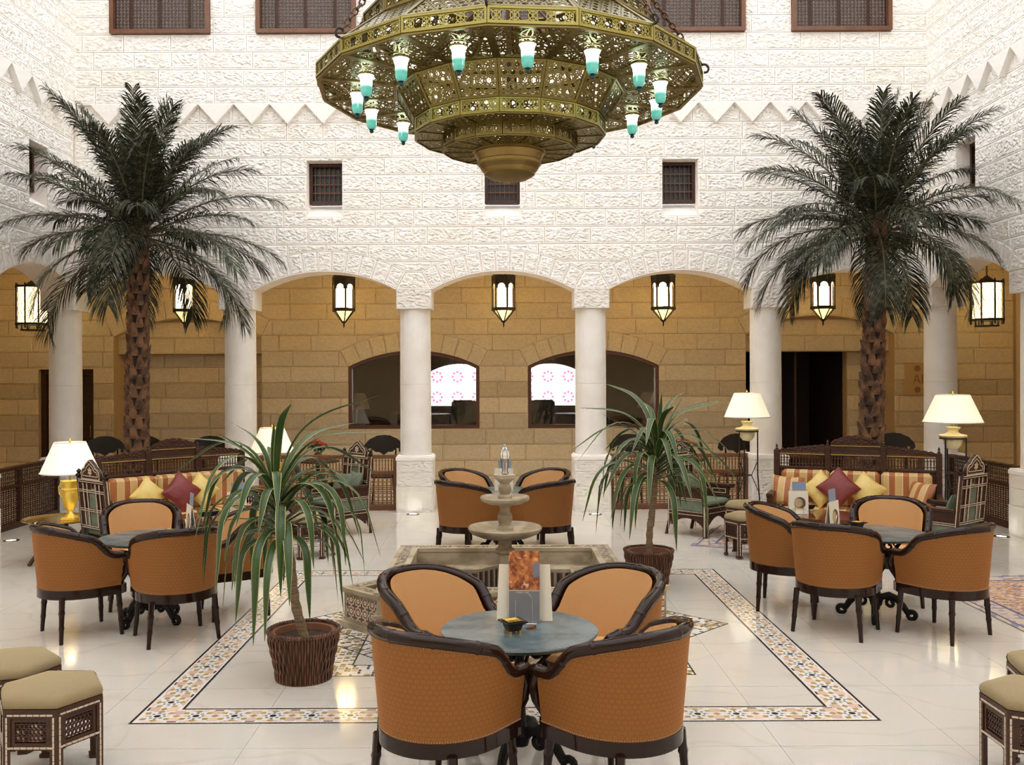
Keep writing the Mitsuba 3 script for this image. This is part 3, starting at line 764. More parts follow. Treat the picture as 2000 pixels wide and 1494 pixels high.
# eight-pointed star of mosaic bands around the fountain
h = 1.313; bw = .25
sqr = sg.box(-h, -h, h, h); sq2 = affinity.rotate(sqr, 45, origin=(0, 0))
band = unary_union([sqr.difference(sqr.buffer(-bw, join_style=2)), sq2.difference(sq2.buffer(-bw, join_style=2))])
m, c = flat(band, 0, .0012, WHITE); STAR = struct('trim_2', xf(m, TR(MC[0], MC[1])), 'mosaic', 'eight-pointed star of mosaic bands in the floor under the fountain', uv=c)
items = []
for rot in (0, 45):
    for side in range(4):
        nrow, ncol = 5, int(2 * h / .05)
        for r in range(nrow):
            for k in range(ncol):
                x = -h + .05 * k; y = -h + .05 * r
                q = (k + 2 * r) % 5
                c = [BLACK, WHITE, OLIVE, BLACK, SAND][q] if (r + k // 5) % 2 else [BLACK, OLIVE, WHITE, BLACK, WHITE][q]
                if c is WHITE: continue
                p = sg.box(x + .003, y + .006, x + (.022 if c is BLACK else .047), y + .046)
                if abs(x + .025) > h - .03 - (y + h) * 0: continue
                mm = prism(p, .0008, .0018); mm.apply_transform(TR(MC[0], MC[1]) @ RZ(90 * side + rot)); items.append((mm, np.tile([c[0], rnd.uniform(.75, 1.0)], (len(mm.vertices), 1))))
for rot in (0, 45):
    for a in (h, h - bw + .012):
        l = affinity.rotate(sg.box(-a, -a, a, a).difference(sg.box(-a + .012, -a + .012, a - .012, a - .012)), rot, origin=(0, 0)); mm = prism(l, .001, .002); mm.apply_transform(TR(MC[0], MC[1])); items.append((mm, np.tile(BLACK, (len(mm.vertices), 1))))
vput(STAR, 'small_tiles', items, kind='stuff')

# rugs
def rug_thing(lx, ly, Mx, label):
    t = Tm()
    def quad(x0, x1, y0, y1, z):
        v = [(x0, y0, z), (x1, y0, z), (x1, y1, z), (x0, y1, z)]; return tm(v, [(0, 1, 2, 3)]), np.array([(a, b) for a, b, _ in v])
    b = box(-lx, lx, -ly, ly, .0025, .008)
    t.add('', b, 'rug_border', uv=None)
    for nm, d, z, mt in (('border_line', .05, .0085, 'rug_line'), ('border', .07, .009, 'rug_border'), ('border_line', .24, .0095, 'rug_line'), ('field', .27, .010, 'rug_field')):
        q, uv = quad(-lx + d, lx - d, -ly + d, ly - d, z); t.add(nm, q, mt, uv=uv)
    place(t, 'rug', Mx, label, 'rug')
rug_thing(1.2, .85, TR(-3.31, 11.4) @ RZ(45), 'patterned rug under the left coffee table and armchairs')
rug_thing(1.2, .85, TR(3.73, 11.57) @ RZ(-23.6), 'patterned rug under the right coffee table and small stool')
rug_thing(1.03, 1.61, TR(5.18, 7.91), 'large rust and blue patterned rug at the right edge beside the club chairs')

# ------------------------------------------------------------------ fountain
ft = Tm()
a = .935
S0 = sg.box(-a, -a, a, a); S1 = affinity.rotate(S0, 45, origin=(0, 0)); star = S0.union(S1)
low_in = S0.union(S1).buffer(-.11, join_style=2)
ft.add('plinth', prism(star.buffer(.03, join_style=2), 0, .045), 'fountain_stone')
ft.add('lower_wall', prism(star.difference(star.buffer(-.06, join_style=2)), .045, .285), 'fountain_stone')
def panels(poly, z0, z1, inset, mat, name):
    c = np.array(sg.polygon.orient(poly).exterior.coords)
    for p, q in zip(c[:-1], c[1:]):
        d = q - p; l = np.linalg.norm(d)
        if l < .2: continue
        d /= l; n = np.array([d[1], -d[0]])
        A = np.eye(4); A[:3, 0] = (d[0], d[1], 0); A[:3, 1] = (0, 0, 1); A[:3, 2] = (n[0], n[1], 0); A[:3, 3] = (p[0], p[1], 0)
        w = inset
        ft.add(name, xf(prism(sg.box(w, z0, l - w, z1), -.002, .004), A), mat)
panels(star, .075, .26, .035, 'mosaic_panel', 'mosaic_panel')
ft.add('lower_coping', prism(star.buffer(.025, join_style=2).difference(star.buffer(-.12, join_style=2)), .285, .32), 'fountain_stone')
ft.add('coping_band', prism(star.buffer(-.02, join_style=2).difference(star.buffer(-.075, join_style=2)), .3195, .3215), 'mosaic_band')
ft.add('upper_wall', prism(S0.difference(S0.buffer(-.14, join_style=2)), .30, .455), 'fountain_stone')
panels(S0, .335, .44, .05, 'mosaic_panel', 'mosaic_panel')
ft.add('upper_coping', prism(S0.buffer(.02, join_style=2).difference(S0.buffer(-.15, join_style=2)), .455, .487), 'fountain_stone')
ft.add('coping_band', prism(S0.buffer(-.02, join_style=2).difference(S0.buffer(-.10, join_style=2)), .4865, .4885), 'mosaic_band')
inn = affinity.scale(star, .62, .62, origin=(0, 0))
ft.add('inner_step', prism(S0.buffer(-.14, join_style=2).difference(inn), .30, .336), 'fountain_stone')
ft.add('striped_inner_wall', prism(inn.buffer(.03, join_style=2).difference(inn), .03, .31), 'striped_tile')
ft.add('basin_floor', prism(inn.buffer(.02), .03, .06), 'fountain_stone')
ft.add('water', prism(inn, .06, .085), 'water_dark')
ft.add('stem', lathe([(.13, .05), (.13, .09), (.10, .12), (.075, .25), (.065, .45), (.062, .58), (.085, .60), (.085, .62), (.06, .64), (.06, .70), (.11, .745), (.13, .75)], 8, PI / 8), 'fountain_stone', 35)
ft.add('lower_bowl', lathe([(.10, .715), (.20, .725), (.275, .755), (.302, .785), (.305, .80), (.295, .812), (.275, .805), (.20, .785), (.07, .78)], 48), 'fountain_stone', 35)
ft.add('stem', lathe([(.075, .78), (.075, .80), (.05, .82), (.055, .84), (.068, .875), (.066, .905), (.045, .93), (.045, .97), (.07, .99), (.09, 1.005)], 8, PI / 8), 'fountain_stone', 30)
ft.add('upper_bowl', lathe([(.08, .995), (.15, 1.0), (.198, 1.025), (.205, 1.045), (.198, 1.058), (.18, 1.05), (.05, 1.04)], 40), 'fountain_stone', 35)
ft.add('stem', lathe([(.06, 1.04), (.062, 1.06), (.042, 1.075), (.058, 1.11), (.056, 1.14), (.038, 1.16), (.07, 1.19), (.092, 1.205), (.095, 1.235), (.08, 1.235), (.07, 1.235), (.02, 1.235)], 8, PI / 8), 'fountain_stone', 30)
place(ft, 'fountain', TR(MC[0] + .02, MC[1]), 'star shaped stone fountain with mosaic sides and tiered bowls in the middle of the floor', 'fountain')
ln = Tm()
ln.add('body', lathe([(.018, 0), (.028, .01), (.022, .04), (.03, .06), (.032, .12), (.034, .13)], 12), 'silver', 40)
ln.add('glass', lathe([(.03, .13), (.036, .16), (.028, .20)], 8), 'shade_cloth')
ln.add('cap', lathe([(.036, .2), (.024, .215), (.012, .23), (.014, .24), (.002, .248)], 12), 'silver', 40)
ln.add('cage', cat([tube([(.034 * math.cos(k), .034 * math.sin(k), .1), (.04 * math.cos(k), .04 * math.sin(k), .16), (.034 * math.cos(k), .034 * math.sin(k), .21)], .003, 4) for k in np.arange(6) * PI / 3]), 'silver')
place(ln, 'small_lantern', TR(MC[0] + .022, MC[1], 1.236), 'little silver lantern standing on top of the fountain', 'lantern')

# ------------------------------------------------------------------ tub chairs and marble tables
def plan_half(n=41, s=1.0):
    """U shaped plan from the left arm's front round the back to the right arm's front"""
    pts = []
    for y in np.linspace(.24, .03, 8)[:-1]: pts.append((-.318 + .012 * (y - .03) / .21, y))
    for t in np.linspace(PI, 2 * PI, 34): pts.append((.318 * math.copysign(abs(math.cos(t)) ** .98, math.cos(t)), .03 + .36 * math.copysign(abs(math.sin(t)) ** .98, math.sin(t))))
    for y in np.linspace(.03, .24, 8)[1:]: pts.append((.318 - .012 * (y - .03) / .21, y))
    P = np.array(pts)
    s_ = np.r_[0, np.cumsum(np.linalg.norm(np.diff(P, axis=0), axis=1))]
    u = np.linspace(0, s_[-1], n)
    return np.c_[np.interp(u, s_, P[:, 0]), np.interp(u, s_, P[:, 1])], u
def chair_tm():
    t = Tm()
    P, u = plan_half(57)
    hu = np.minimum(u, u[-1] - u) / u[-1]; tz = .645 + .105 * smooth01(.035, .17, hu) + .125 * np.sin(PI / 2 * np.clip((hu - .09) / .36, 0, 1))
    nrm = np.gradient(P, axis=0); nrm = np.c_[-nrm[:, 1], nrm[:, 0]]; nrm /= np.linalg.norm(nrm, axis=1, keepdims=True)
    if (nrm[28] @ np.array([0, -1])) < 0: nrm = -nrm      # outward
    def surf(off, z0, inset0):
        G, UV = [], []
        for k in np.linspace(0, 1, 9):
            z = z0 + (tz - z0) * k
            f = .895 + .118 * (z - .4) / .47
            q = P * f[:, None] + nrm * off
            G.append(np.c_[q, z]); UV.append(np.c_[u, z])
        return grid(np.array(G)), np.vstack(UV)
    m, uv = surf(.0, .395, 0); t.add('outer_back', m, 'fabric_rust', True, uv=uv)
    m, uv = surf(-.062, .42, 0); t.add('inner_back', m, 'fabric_apricot_lit', True, uv=uv)
    # padded seat
    sp = sg.Polygon(np.vstack([P * .84, [[.21, .26], [0, .275], [-.21, .26]]])).buffer(-.01)
    c = np.array(sp.exterior.coords)[:-1]; ctr = np.array([0, .02])
    rows = [np.c_[ctr + (c - ctr) * s, np.full(len(c), z)] for s, z in ((.97, .385), (1, .40), (1, .435), (.97, .455), (.85, .468), (.5, .476), (.05, .478))]
    G = np.array(rows); sm = grid(G, closed=True, caps=True)
    t.add('seat', sm, 'fabric_apricot_lit', True, uv=np.array(sm.vertices)[:, :2])
    ap = sg.Polygon(np.vstack([P * .904, [[.23, .27], [0, .29], [-.23, .27]]]))
    t.add('apron', prism(ap.difference(ap.buffer(-.05)), .332, .402), 'wood_gloss', 35)
    # bamboo-turned top rail running down into the arms
    f = .895 + .118 * (tz - .4) / .47
    R3 = np.c_[P * f[:, None] - nrm * .016, tz]
    e0, e1 = R3[0], R3[-1]
    head = [e0 + np.array([.045, .035, -.075]), e0 + np.array([.03, .05, -.04]), e0 + np.array([.012, .045, -.012])]
    tail = [e1 + np.array([-.012, .045, -.012]), e1 + np.array([-.03, .05, -.04]), e1 + np.array([-.045, .035, -.075])]
    Q = np.vstack([head, R3, tail])
    s_ = np.r_[0, np.cumsum(np.linalg.norm(np.diff(Q, axis=0), axis=1))]
    uu = np.linspace(0, s_[-1], 300)
    Q = np.c_[[np.interp(uu, s_, Q[:, k]) for k in range(3)]].T
    r = np.full(len(uu), 1.0)
    for nd in np.linspace(.07, .93, 9) * s_[-1]: r += .11 * np.exp(-((uu - nd) / .006) ** 2)
    r[:3] *= [.5, .8, .95]; r[-3:] *= [.95, .8, .5]
    t.add('top_rail', tube(Q, .030 * r, 10, ry=.030 * r), 'wood_gloss', 40)
    for s in (-1, 1):
        x0 = s * abs(e0[0])
        t.add('arm_post', tube([(x0, e0[1] + .005, .635), (x0 - s * .0, .26, .57), (x0 - s * .012, .255, .50), (x0 - s * .04, .228, .43), (x0 - s * .05, .222, .36)], [.024, .026, .024, .022, .022], 8), 'wood_gloss', 40)
    nails = []
    tet = hull([(0, 0, .0034), (.0034, 0, 0), (-.0034, 0, 0), (0, .0034, 0), (0, -.0034, 0), (0, 0, -.0034)])
    for k in np.linspace(0, 56, 118):
        i = min(int(k), 55); w = k - i
        for zz, o in ((None, .001), (.409, .001)):
            z = (tz[i] * (1 - w) + tz[i + 1] * w) - .031 if zz is None else zz
            ff = .895 + .118 * (z - .4) / .47
            q = (P[i] * (1 - w) + P[i + 1] * w) * ff + nrm[i] * o
            nails.append(xf(tet, TR(q[0], q[1], z)))
    t.add('nail_heads', cat(nails), 'nail_bronze', kind='stuff')
    for x, y in ((-.222, -.19), (.222, -.19), (-.215, .215), (.215, .215)):
        b = 1.12
        prof = []
        zs = np.linspace(0, 1, 26)
        P3 = np.array([(x * (b - (b - 1) * k), y * (1.08 - .08 * k), .345 * k) for k in zs])
        rr = .0145 + .008 * zs
        for nd in (.35, .68): rr = rr * (1 + .22 * np.exp(-((zs - nd) / .03) ** 2))
        t.add('leg', tube(P3, rr, 8), 'wood_gloss', 40)
    return t
pr('nail_bronze', (.30, .24, .16), 0.35, metallic=0.8)
chair = chair_tm()
def chair_at(cx, cy, ang, dist, label, face=None):
    """ang: where the chair stands, seen from the table's middle, in degrees"""
    a = math.radians(ang); x, y = cx + dist * math.cos(a), cy + dist * math.sin(a)
    f = ang + 180 if face is None else face
    place(chair, 'tub_chair', TR(x, y, 0) @ RZ(f - 90) @ SC(1.07, 1.05, 1), label, 'chair', 'orange tub chairs around the marble tables')
TABLES = {'front': (.106, 4.98), 'left': (-2.92, 7.9), 'right': (3.18, 7.95), 'rear': (.07, 10.96)}
def c_(t, ang, dist, words, face=None): chair_at(*TABLES[t], ang, dist, 'orange tub chair, ' + words, face)
c_('front', 231, .60, 'nearest to the camera, back turned, left of the front table')
c_('front', 315, .65, 'nearest to the camera, back turned, right of the front table')
c_('front', 134, .66, 'facing the camera, beyond the front table on the left')
c_('front', 44, .70, 'facing the camera, beyond the front table on the right')
c_('left', 218, .56, 'outermost left of all at the left table, back turned', 40)
c_('left', 308, .62, 'back turned, nearest in front of the left table', 124)
c_('left', 117, .72, 'facing the camera, beyond the left table', -68)
c_('left', 26, .70, 'seen side-on behind the left yucca at the left table', 208)
c_('right', 221, .66, 'back turned, left of centre in front of the right table', 52)
c_('right', 301, .63, 'back turned, outermost right at the right table', 124)
c_('right', 151, .74, 'seen side-on from outside, left of the right table', -22)
c_('right', 58, .70, 'facing the camera, beyond the right table', -112)
c_('rear', 226, .62, 'back turned, left of the fountain stem')
c_('rear', 314, .62, 'back turned, right of the fountain stem')
c_('rear', 136, .62, 'facing the camera, left beyond the rear table')
c_('rear', 44, .62, 'facing the camera, right beyond the rear table')

tb = Tm()
tb.add('table_top', lathe([(.05, .682), (.385, .682), (.400, .686), (.404, .694), (.413, .698), (.417, .705), (.413, .711), (.404, .713), (.0, .713)], 72, caps=False), 'marble_green', 35)
def scroll(c, r0, turns, a0, n, sgn=1):
    return [(c[0] + r0 * (1 - .75 * k) * math.cos(a0 + sgn * turns * 2 * PI * k), c[1] + r0 * (1 - .75 * k) * math.sin(a0 + sgn * turns * 2 * PI * k)) for k in np.linspace(0, 1, n)]
tb.add('column', lathe([(.045, .10), (.06, .16), (.035, .20), (.03, .30), (.05, .34), (.05, .37), (.03, .40), (.026, .56), (.05, .60), (.09, .655), (.12, .668), (.12, .682)], 16), 'iron', 40)
for k in range(4):
    A = RZ(90 * k + 45)
    pts = [(.04, .17), (.10, .19), (.16, .165), (.21, .11), (.245, .055)] + [(.275 + .032 * math.cos(a), .038 + .03 * math.sin(a)) for a in np.linspace(2.6, -3.2, 12)]
    t1 = tube([(x, 0, z) for x, z in pts], np.r_[.026, .031, .030, .027, .024, np.linspace(.024, .014, 12)], 8)
    t2 = tube([(x, 0, z) for x, z in scroll((.115, .125), .045, 1.2, .6, 14)], .015, 6)
    leaf = hull([(.15, .03, .17), (.15, -.03, .17), (.21, .024, .12), (.21, -.024, .12), (.18, 0, .19), (.25, 0, .075)])
    tb.add('foot', xf(cat([t1, t2, leaf]), A), 'iron', 40)
    t3 = tube([(x, 0, z) for x, z in [(.03, .42), (.06, .47), (.10, .53), (.17, .60), (.22, .655)] + scroll((.10, .60), .05, 1.3, 0, 14)], .011, 6)
    tb.add('bracket', xf(t3, A), 'iron', 40)
for k, w in (('front', 'in the foreground'), ('left', 'before the left sofa'), ('right', 'before the right sofa'), ('rear', 'behind the fountain')):
    place(tb, 'marble_table', TR(*TABLES[k], 0) @ RZ(20), 'round blue-green marble cafe table on cast iron feet ' + w, 'table', 'round marble tables')

# ------------------------------------------------------------------ things on the tables
ash = Tm()
def sqloft(rows, n=4): return lathe([(r * math.sqrt(2), z) for r, z in rows], n, PI / 4)
ash.add('body', sqloft([(.030, .012), (.036, .03), (.040, .045), (.058, .055), (.060, .062), (.042, .060), (.038, .05), (.02, .048)]), 'wood_black')
ash.add('brass_liner', sqloft([(.040, .060), (.044, .066), (.036, .066), (.032, .054), (.01, .052)]), 'brass_bright')
for sx_, sy_ in ((1, 1), (1, -1), (-1, 1), (-1, -1)): ash.add('foot', box(sx_ * .028 - .007, sx_ * .028 + .007, sy_ * .028 - .007, sy_ * .028 + .007, 0, .014), 'brass_bright')
def ash_at(x, y, z, d, lab): place(ash, 'ashtray', TR(x, y, z) @ RZ(d), 'square dark wooden ashtray with brass liner ' + lab, 'ashtray', 'wooden ashtrays')
ash_at(.07, 4.90, .713, 25, 'on the front table'); ash_at(-2.72, 7.83, .713, 10, 'on the left marble table'); ash_at(3.08, 8.10, .713, 30, 'on the right marble table')
def uvbox(w, h, d, mat):
    """upright card, picture on the -y face"""
    v = [(-w / 2, -d / 2, 0), (w / 2, -d / 2, 0), (w / 2, -d / 2, h), (-w / 2, -d / 2, h), (-w / 2, d / 2, 0), (w / 2, d / 2, 0), (w / 2, d / 2, h), (-w / 2, d / 2, h)]
    f = [(0, 1, 2, 3), (5, 4, 7, 6), (4, 0, 3, 7), (1, 5, 6, 2), (3, 2, 6, 7), (4, 5, 1, 0)]
    return tm(v, f), np.array([(0, 0), (1, 0), (1, 1), (0, 1)] * 2, float)
wire = lambda r, h: tube([(r * math.cos(a), 0, h - r + r * math.sin(a)) for a in np.linspace(PI, 0, 14)], .0025, 5)
def menu(kind):
    t = Tm()
    if kind == 'front':
        m, uv = uvbox(.165, .385, .004, 'x'); t.add('photo_card', m, 'card_photo', uv=uv, Mx=TR(0, .0, .0) @ RX(-5))
        m, uv = uvbox(.25, .30, .004, 'x')
        t.add('cream_card', m, 'card_cream', uv=uv, Mx=TR(-.03, .05, 0) @ RZ(14) @ RY(4) @ RX(-6)); t.add('cream_card', m, 'card_cream', uv=uv, Mx=TR(.03, .055, 0) @ RZ(-14) @ RY(-4) @ RX(-6))
        t.add('wire_holder', cat([wire(.045, .17), tube([(-.045, 0, .125), (-.045, 0, .004)], .0025, 5), tube([(.045, 0, .125), (.045, 0, .004)], .0025, 5)]), 'silver', Mx=TR(0, -.022, 0))
    else:
        m, uv = uvbox(.215, .255, .004, 'x'); t.add('vase_card', m, 'card_vase', uv=uv, Mx=TR(0, 0, 0) @ RX(-4)); 
        m, uv = uvbox(.15, .355, .004, 'x'); t.add('blue_card', m, 'card_blue', uv=uv, Mx=TR(.012, .014, 0) @ RX(-4))
        m, uv = uvbox(.215, .25, .004, 'x'); t.add('back_card', m, 'card_cream', uv=uv, Mx=TR(0, .06, 0) @ RX(8))
        t.add('wire_holder', cat([wire(.045, .14), tube([(-.045, 0, .095), (-.045, 0, .004)], .0025, 5), tube([(.045, 0, .095), (.045, 0, .004)], .0025, 5)]), 'silver', Mx=TR(0, -.02, 0))
    t.add('base', box(-.07, .07, -.03, .07, 0, .006, .002), 'silver')
    return t
mf, mv = menu('front'), menu('vase')
place(mf, 'menu_stand', TR(.135, 5.08, .713) @ RZ(-4), 'menu stand with a rust coloured photo card on the front table', 'menu')
def menu_at(x, y, z, d, lab): place(mv, 'menu_stand', TR(x, y, z) @ RZ(d), 'menu stand with jar picture and blue card ' + lab, 'menu', 'menu stands with a jar picture')
menu_at(-2.63, 7.95, .713, -62, 'seen nearly edge-on, on the left marble table')
menu_at(2.86, 8.0, .713, 50, 'on the right marble table')
menu_at(.06, 10.95, .713, 0, 'on the rear table behind the fountain')
menu_at(-2.98, 10.72, .485, 20, 'on the left coffee table behind yucca leaves')
menu_at(3.36, 10.55, .485, -4, 'on the right coffee table')
mp = Tm(); mp.add('', hull([(.03 * math.cos(a) * (1 + .2 * math.sin(3 * a)), .02 * math.sin(a), z) for a in np.arange(10) * PI / 5 for z in (0, .012 + .01 * math.cos(a))]), 'wood_brown')
place(mp, 'matchbox', TR(.165, 4.97, .713), 'small tan wooden piece beside the front ashtray', 'box')

# ------------------------------------------------------------------ sofas
def sofa_tm():
    t = Tm(); L = .93
    t.add('base', box(-L, L, -.30, .36, .10, .26, .01), 'wood_dark')
    for x in (-L + .05, L - .05):
        for y in (-.30, .31): t.add('leg', box(x - .035, x + .035, y - .03, y + .03, 0, .11, .005), 'wood_dark')
    def cush(x0, x1, y0, y1, z0, z1, name, vert):
        G, UV = [], []
        n, m = 11, 7
        b = box(x0, x1, y0, y1, z0, z1, .035)
        b = b.subdivide().subdivide()
        v = np.array(b.vertices)
        b.vertices = v; t.add(name, b, 'striped_silk', True, uv=np.c_[v[:, 0] + 2, v[:, 2] + v[:, 1]])
    cush(-L + .06, L - .06, -.24, .37, .26, .44, 'seat_cushion', False)
    for k in range(3):
        w = (2 * L - .14) / 3; x = -L + .07 + w * k; cush(x + .004, x + w - .004, -.33, -.15, .43, .865, 'back_cushion', True)
    xs = [-L, -L * .345, L * .345, L]
    for k, x in enumerate(xs):
        hgt = 1.16 if k in (1, 2) else 1.10
        w = .035
        t.add('post', box(x - w, x + w, -.40, -.33, .10, hgt, .006), 'wood_dark')
        t.add('finial', lathe([(.012, hgt), (.02, hgt + .012), (.008, hgt + .028), (.016, hgt + .045), (.002, hgt + .075)], 8), 'wood_dark', 40, Mx=TR(x, -.365, 0))
    sp0 = spindle(.135, .0105, 6); sps = []
    for k in range(3):
        a, b = xs[k] + .035, xs[k + 1] - .035
        t.add('back_rail', box(a, b, -.385, -.345, 1.035, 1.075, .005), 'wood_dark')
        t.add('inlay_strip', box(a, b, -.3455, -.342, 1.046, 1.058), 'inlay_gold')
        t.add('back_rail', box(a, b, -.385, -.345, .86, .895, .005), 'wood_dark')
        t.add('back_panel', box(a, b, -.385, -.36, .40, .86), 'wood_dark')
        n = int((b - a) / .034)
        for row in (0,):
            for i in range(n): sps.append(xf(sp0, TR(a + (b - a) * (i + .5) / n, -.365, .897)))
        sps.append(box(a, b, -.37, -.36, .925, .932)); sps.append(box(a, b, -.37, -.36, .995, 1.002))
        zt = 1.075
        if k == 1:
            t.add('back_rail', box(a, b, -.385, -.345, 1.15, 1.175, .004), 'wood_dark'); t.add('inlay_strip', box(a, b, -.3455, -.342, 1.158, 1.167), 'inlay_gold')
            t.add('carved_panel', box(a, b, -.375, -.355, 1.07, 1.16), 'wood_dark'); zt = 1.17
        n = 40; u = np.linspace(0, 1, n)
        prof = {0: .02 + .075 * u ** .8, 1: .03 + .085 * np.sin(PI * u) ** .8, 2: .02 + .075 * (1 - u) ** .8}[k] + .010 * np.abs(np.sin(u * PI * 7))
        poly = sg.Polygon([(a, zt)] + [(a + (b - a) * q, zt + h_) for q, h_ in zip(u, prof)] + [(b, zt)])
        bl = [xf(prism(poly, .352, .378), UP)]
        for i in range(26):                               # carved leaves and buds on the crest
            q = rnd.uniform(.03, .97); hh = float(np.interp(q, u, prof))
            r = rnd.uniform(.010, .018)
            bl.append(xf(lathe([(r * .3, 0), (r, .004), (r * .7, .010), (r * .1, .014)], 7), TR(a + (b - a) * q, -.355, zt + hh * rnd.uniform(.2, .85)) @ RX(-90)))
        t.add('carved_crest', cat(bl), 'wood_dark', 25)
    t.add('spindles', cat(sps), 'wood_dark', 30, kind='stuff')
    for s in (-1, 1):
        t.add('arm', cat([box(s * L - .035, s * L + .035, -.34, .38, .58, .625, .006), box(s * L - .03, s * L + .03, .31, .37, .1, .59, .004)]), 'wood_dark')
        la = []
        for i in range(10):
            y = -.30 + .6 * (i + .5) / 10; la.append(box(s * L - .008, s * L + .008, y - .006, y + .006, .26, .59))
        for j in range(6):
            z = .28 + .29 * (j + .5) / 6; la.append(box(s * L - .008, s * L + .008, -.31, .32, z - .006, z + .006))
        t.add('arm_lattice', cat(la), 'wood_dark', kind='stuff')
    return t
sofa = sofa_tm()
SL = TR(-3.75, 11.35) @ RZ(-135); SR = TR(4.23, 11.22) @ RZ(156.4)
place(sofa, 'sofa', SL, 'carved dark wooden sofa with striped upholstery before the left palm', 'sofa', 'carved sofas with striped cushions')
place(sofa, 'sofa', SR, 'carved dark wooden sofa with striped upholstery before the right palm', 'sofa', 'carved sofas with striped cushions')

def pillow(a=.17, th=.065, n=17):
    G1, G2, UV = [], [], []
    for u in np.linspace(-1, 1, n):
        for v in np.linspace(-1, 1, n):
            k = ((1 - u * u) * (1 - v * v)) ** .42
            pinch = 1 - .10 * (1 - abs(u)) * abs(v) ** 2 - .10 * (1 - abs(v)) * abs(u) ** 2
            wr = .006 * math.sin(9 * u + 4 * v) * (1 - k)
            G1.append((a * u * pinch, a * v * pinch, th * k + wr)); G2.append((a * u * pinch, a * v * pinch, -th * k + wr)); UV.append((u * .5 + .5, v * .5 + .5))
    q = [(i * n + j, (i + 1) * n + j, (i + 1) * n + j + 1, i * n + j + 1) for i in range(n - 1) for j in range(n - 1)]
    f = q + [tuple(x + n * n for x in reversed(p)) for p in q]
    return tm(G1 + G2, f), np.array(UV + UV)
PM, PUV = pillow()
def pillow_tm(mat, s=1.0, uvs=1.0):
    t = Tm(); t.add('', xf(PM, SC(s)), mat, True, uv=PUV * uvs); return t
py_, pm_, ps_, pg_ = pillow_tm('yellow_silk'), pillow_tm('maroon_silk', 1.08), pillow_tm('striped_silk', 1.12, .40), pillow_tm('green_velvet', .95)
def on_sofa(t, S, x, y, z, rot, label, group, lean=72, yaw=0):
    place(t, 'cushion', S @ TR(x, y, z) @ RZ(yaw) @ RX(180 - lean) @ RZ(rot) @ SC(1, 1, 1), label, 'cushion', group)
on_sofa(py_, SL, .46, -.04, .66, 45, 'yellow silk cushion left of the maroon one on the left sofa', 'silk cushions')
on_sofa(pm_, SL, .10, .05, .68, 45, 'maroon silk cushion standing on its corner on the left sofa', 'silk cushions')
on_sofa(py_, SL, -.20, -.03, .66, 45, 'yellow silk cushion right of the maroon one on the left sofa', 'silk cushions')
on_sofa(py_, SR, .38, -.04, .66, 45, 'yellow silk cushion left of the maroon one on the right sofa', 'silk cushions')
on_sofa(pm_, SR, .17, .07, .69, 45, 'maroon silk cushion standing on its corner on the right sofa', 'silk cushions')
on_sofa(py_, SR, -.13, -.03, .66, 38, 'yellow silk cushion right of the maroon one on the right sofa', 'silk cushions')
on_sofa(ps_, SR, .77, .0, .62, 4, 'striped cushion leaning at the left end of the right sofa', 'silk cushions', 70)
on_sofa(ps_, SR, -.72, .05, .61, 0, 'striped cushion leaning at the right end of the right sofa', 'silk cushions', 70, -50)

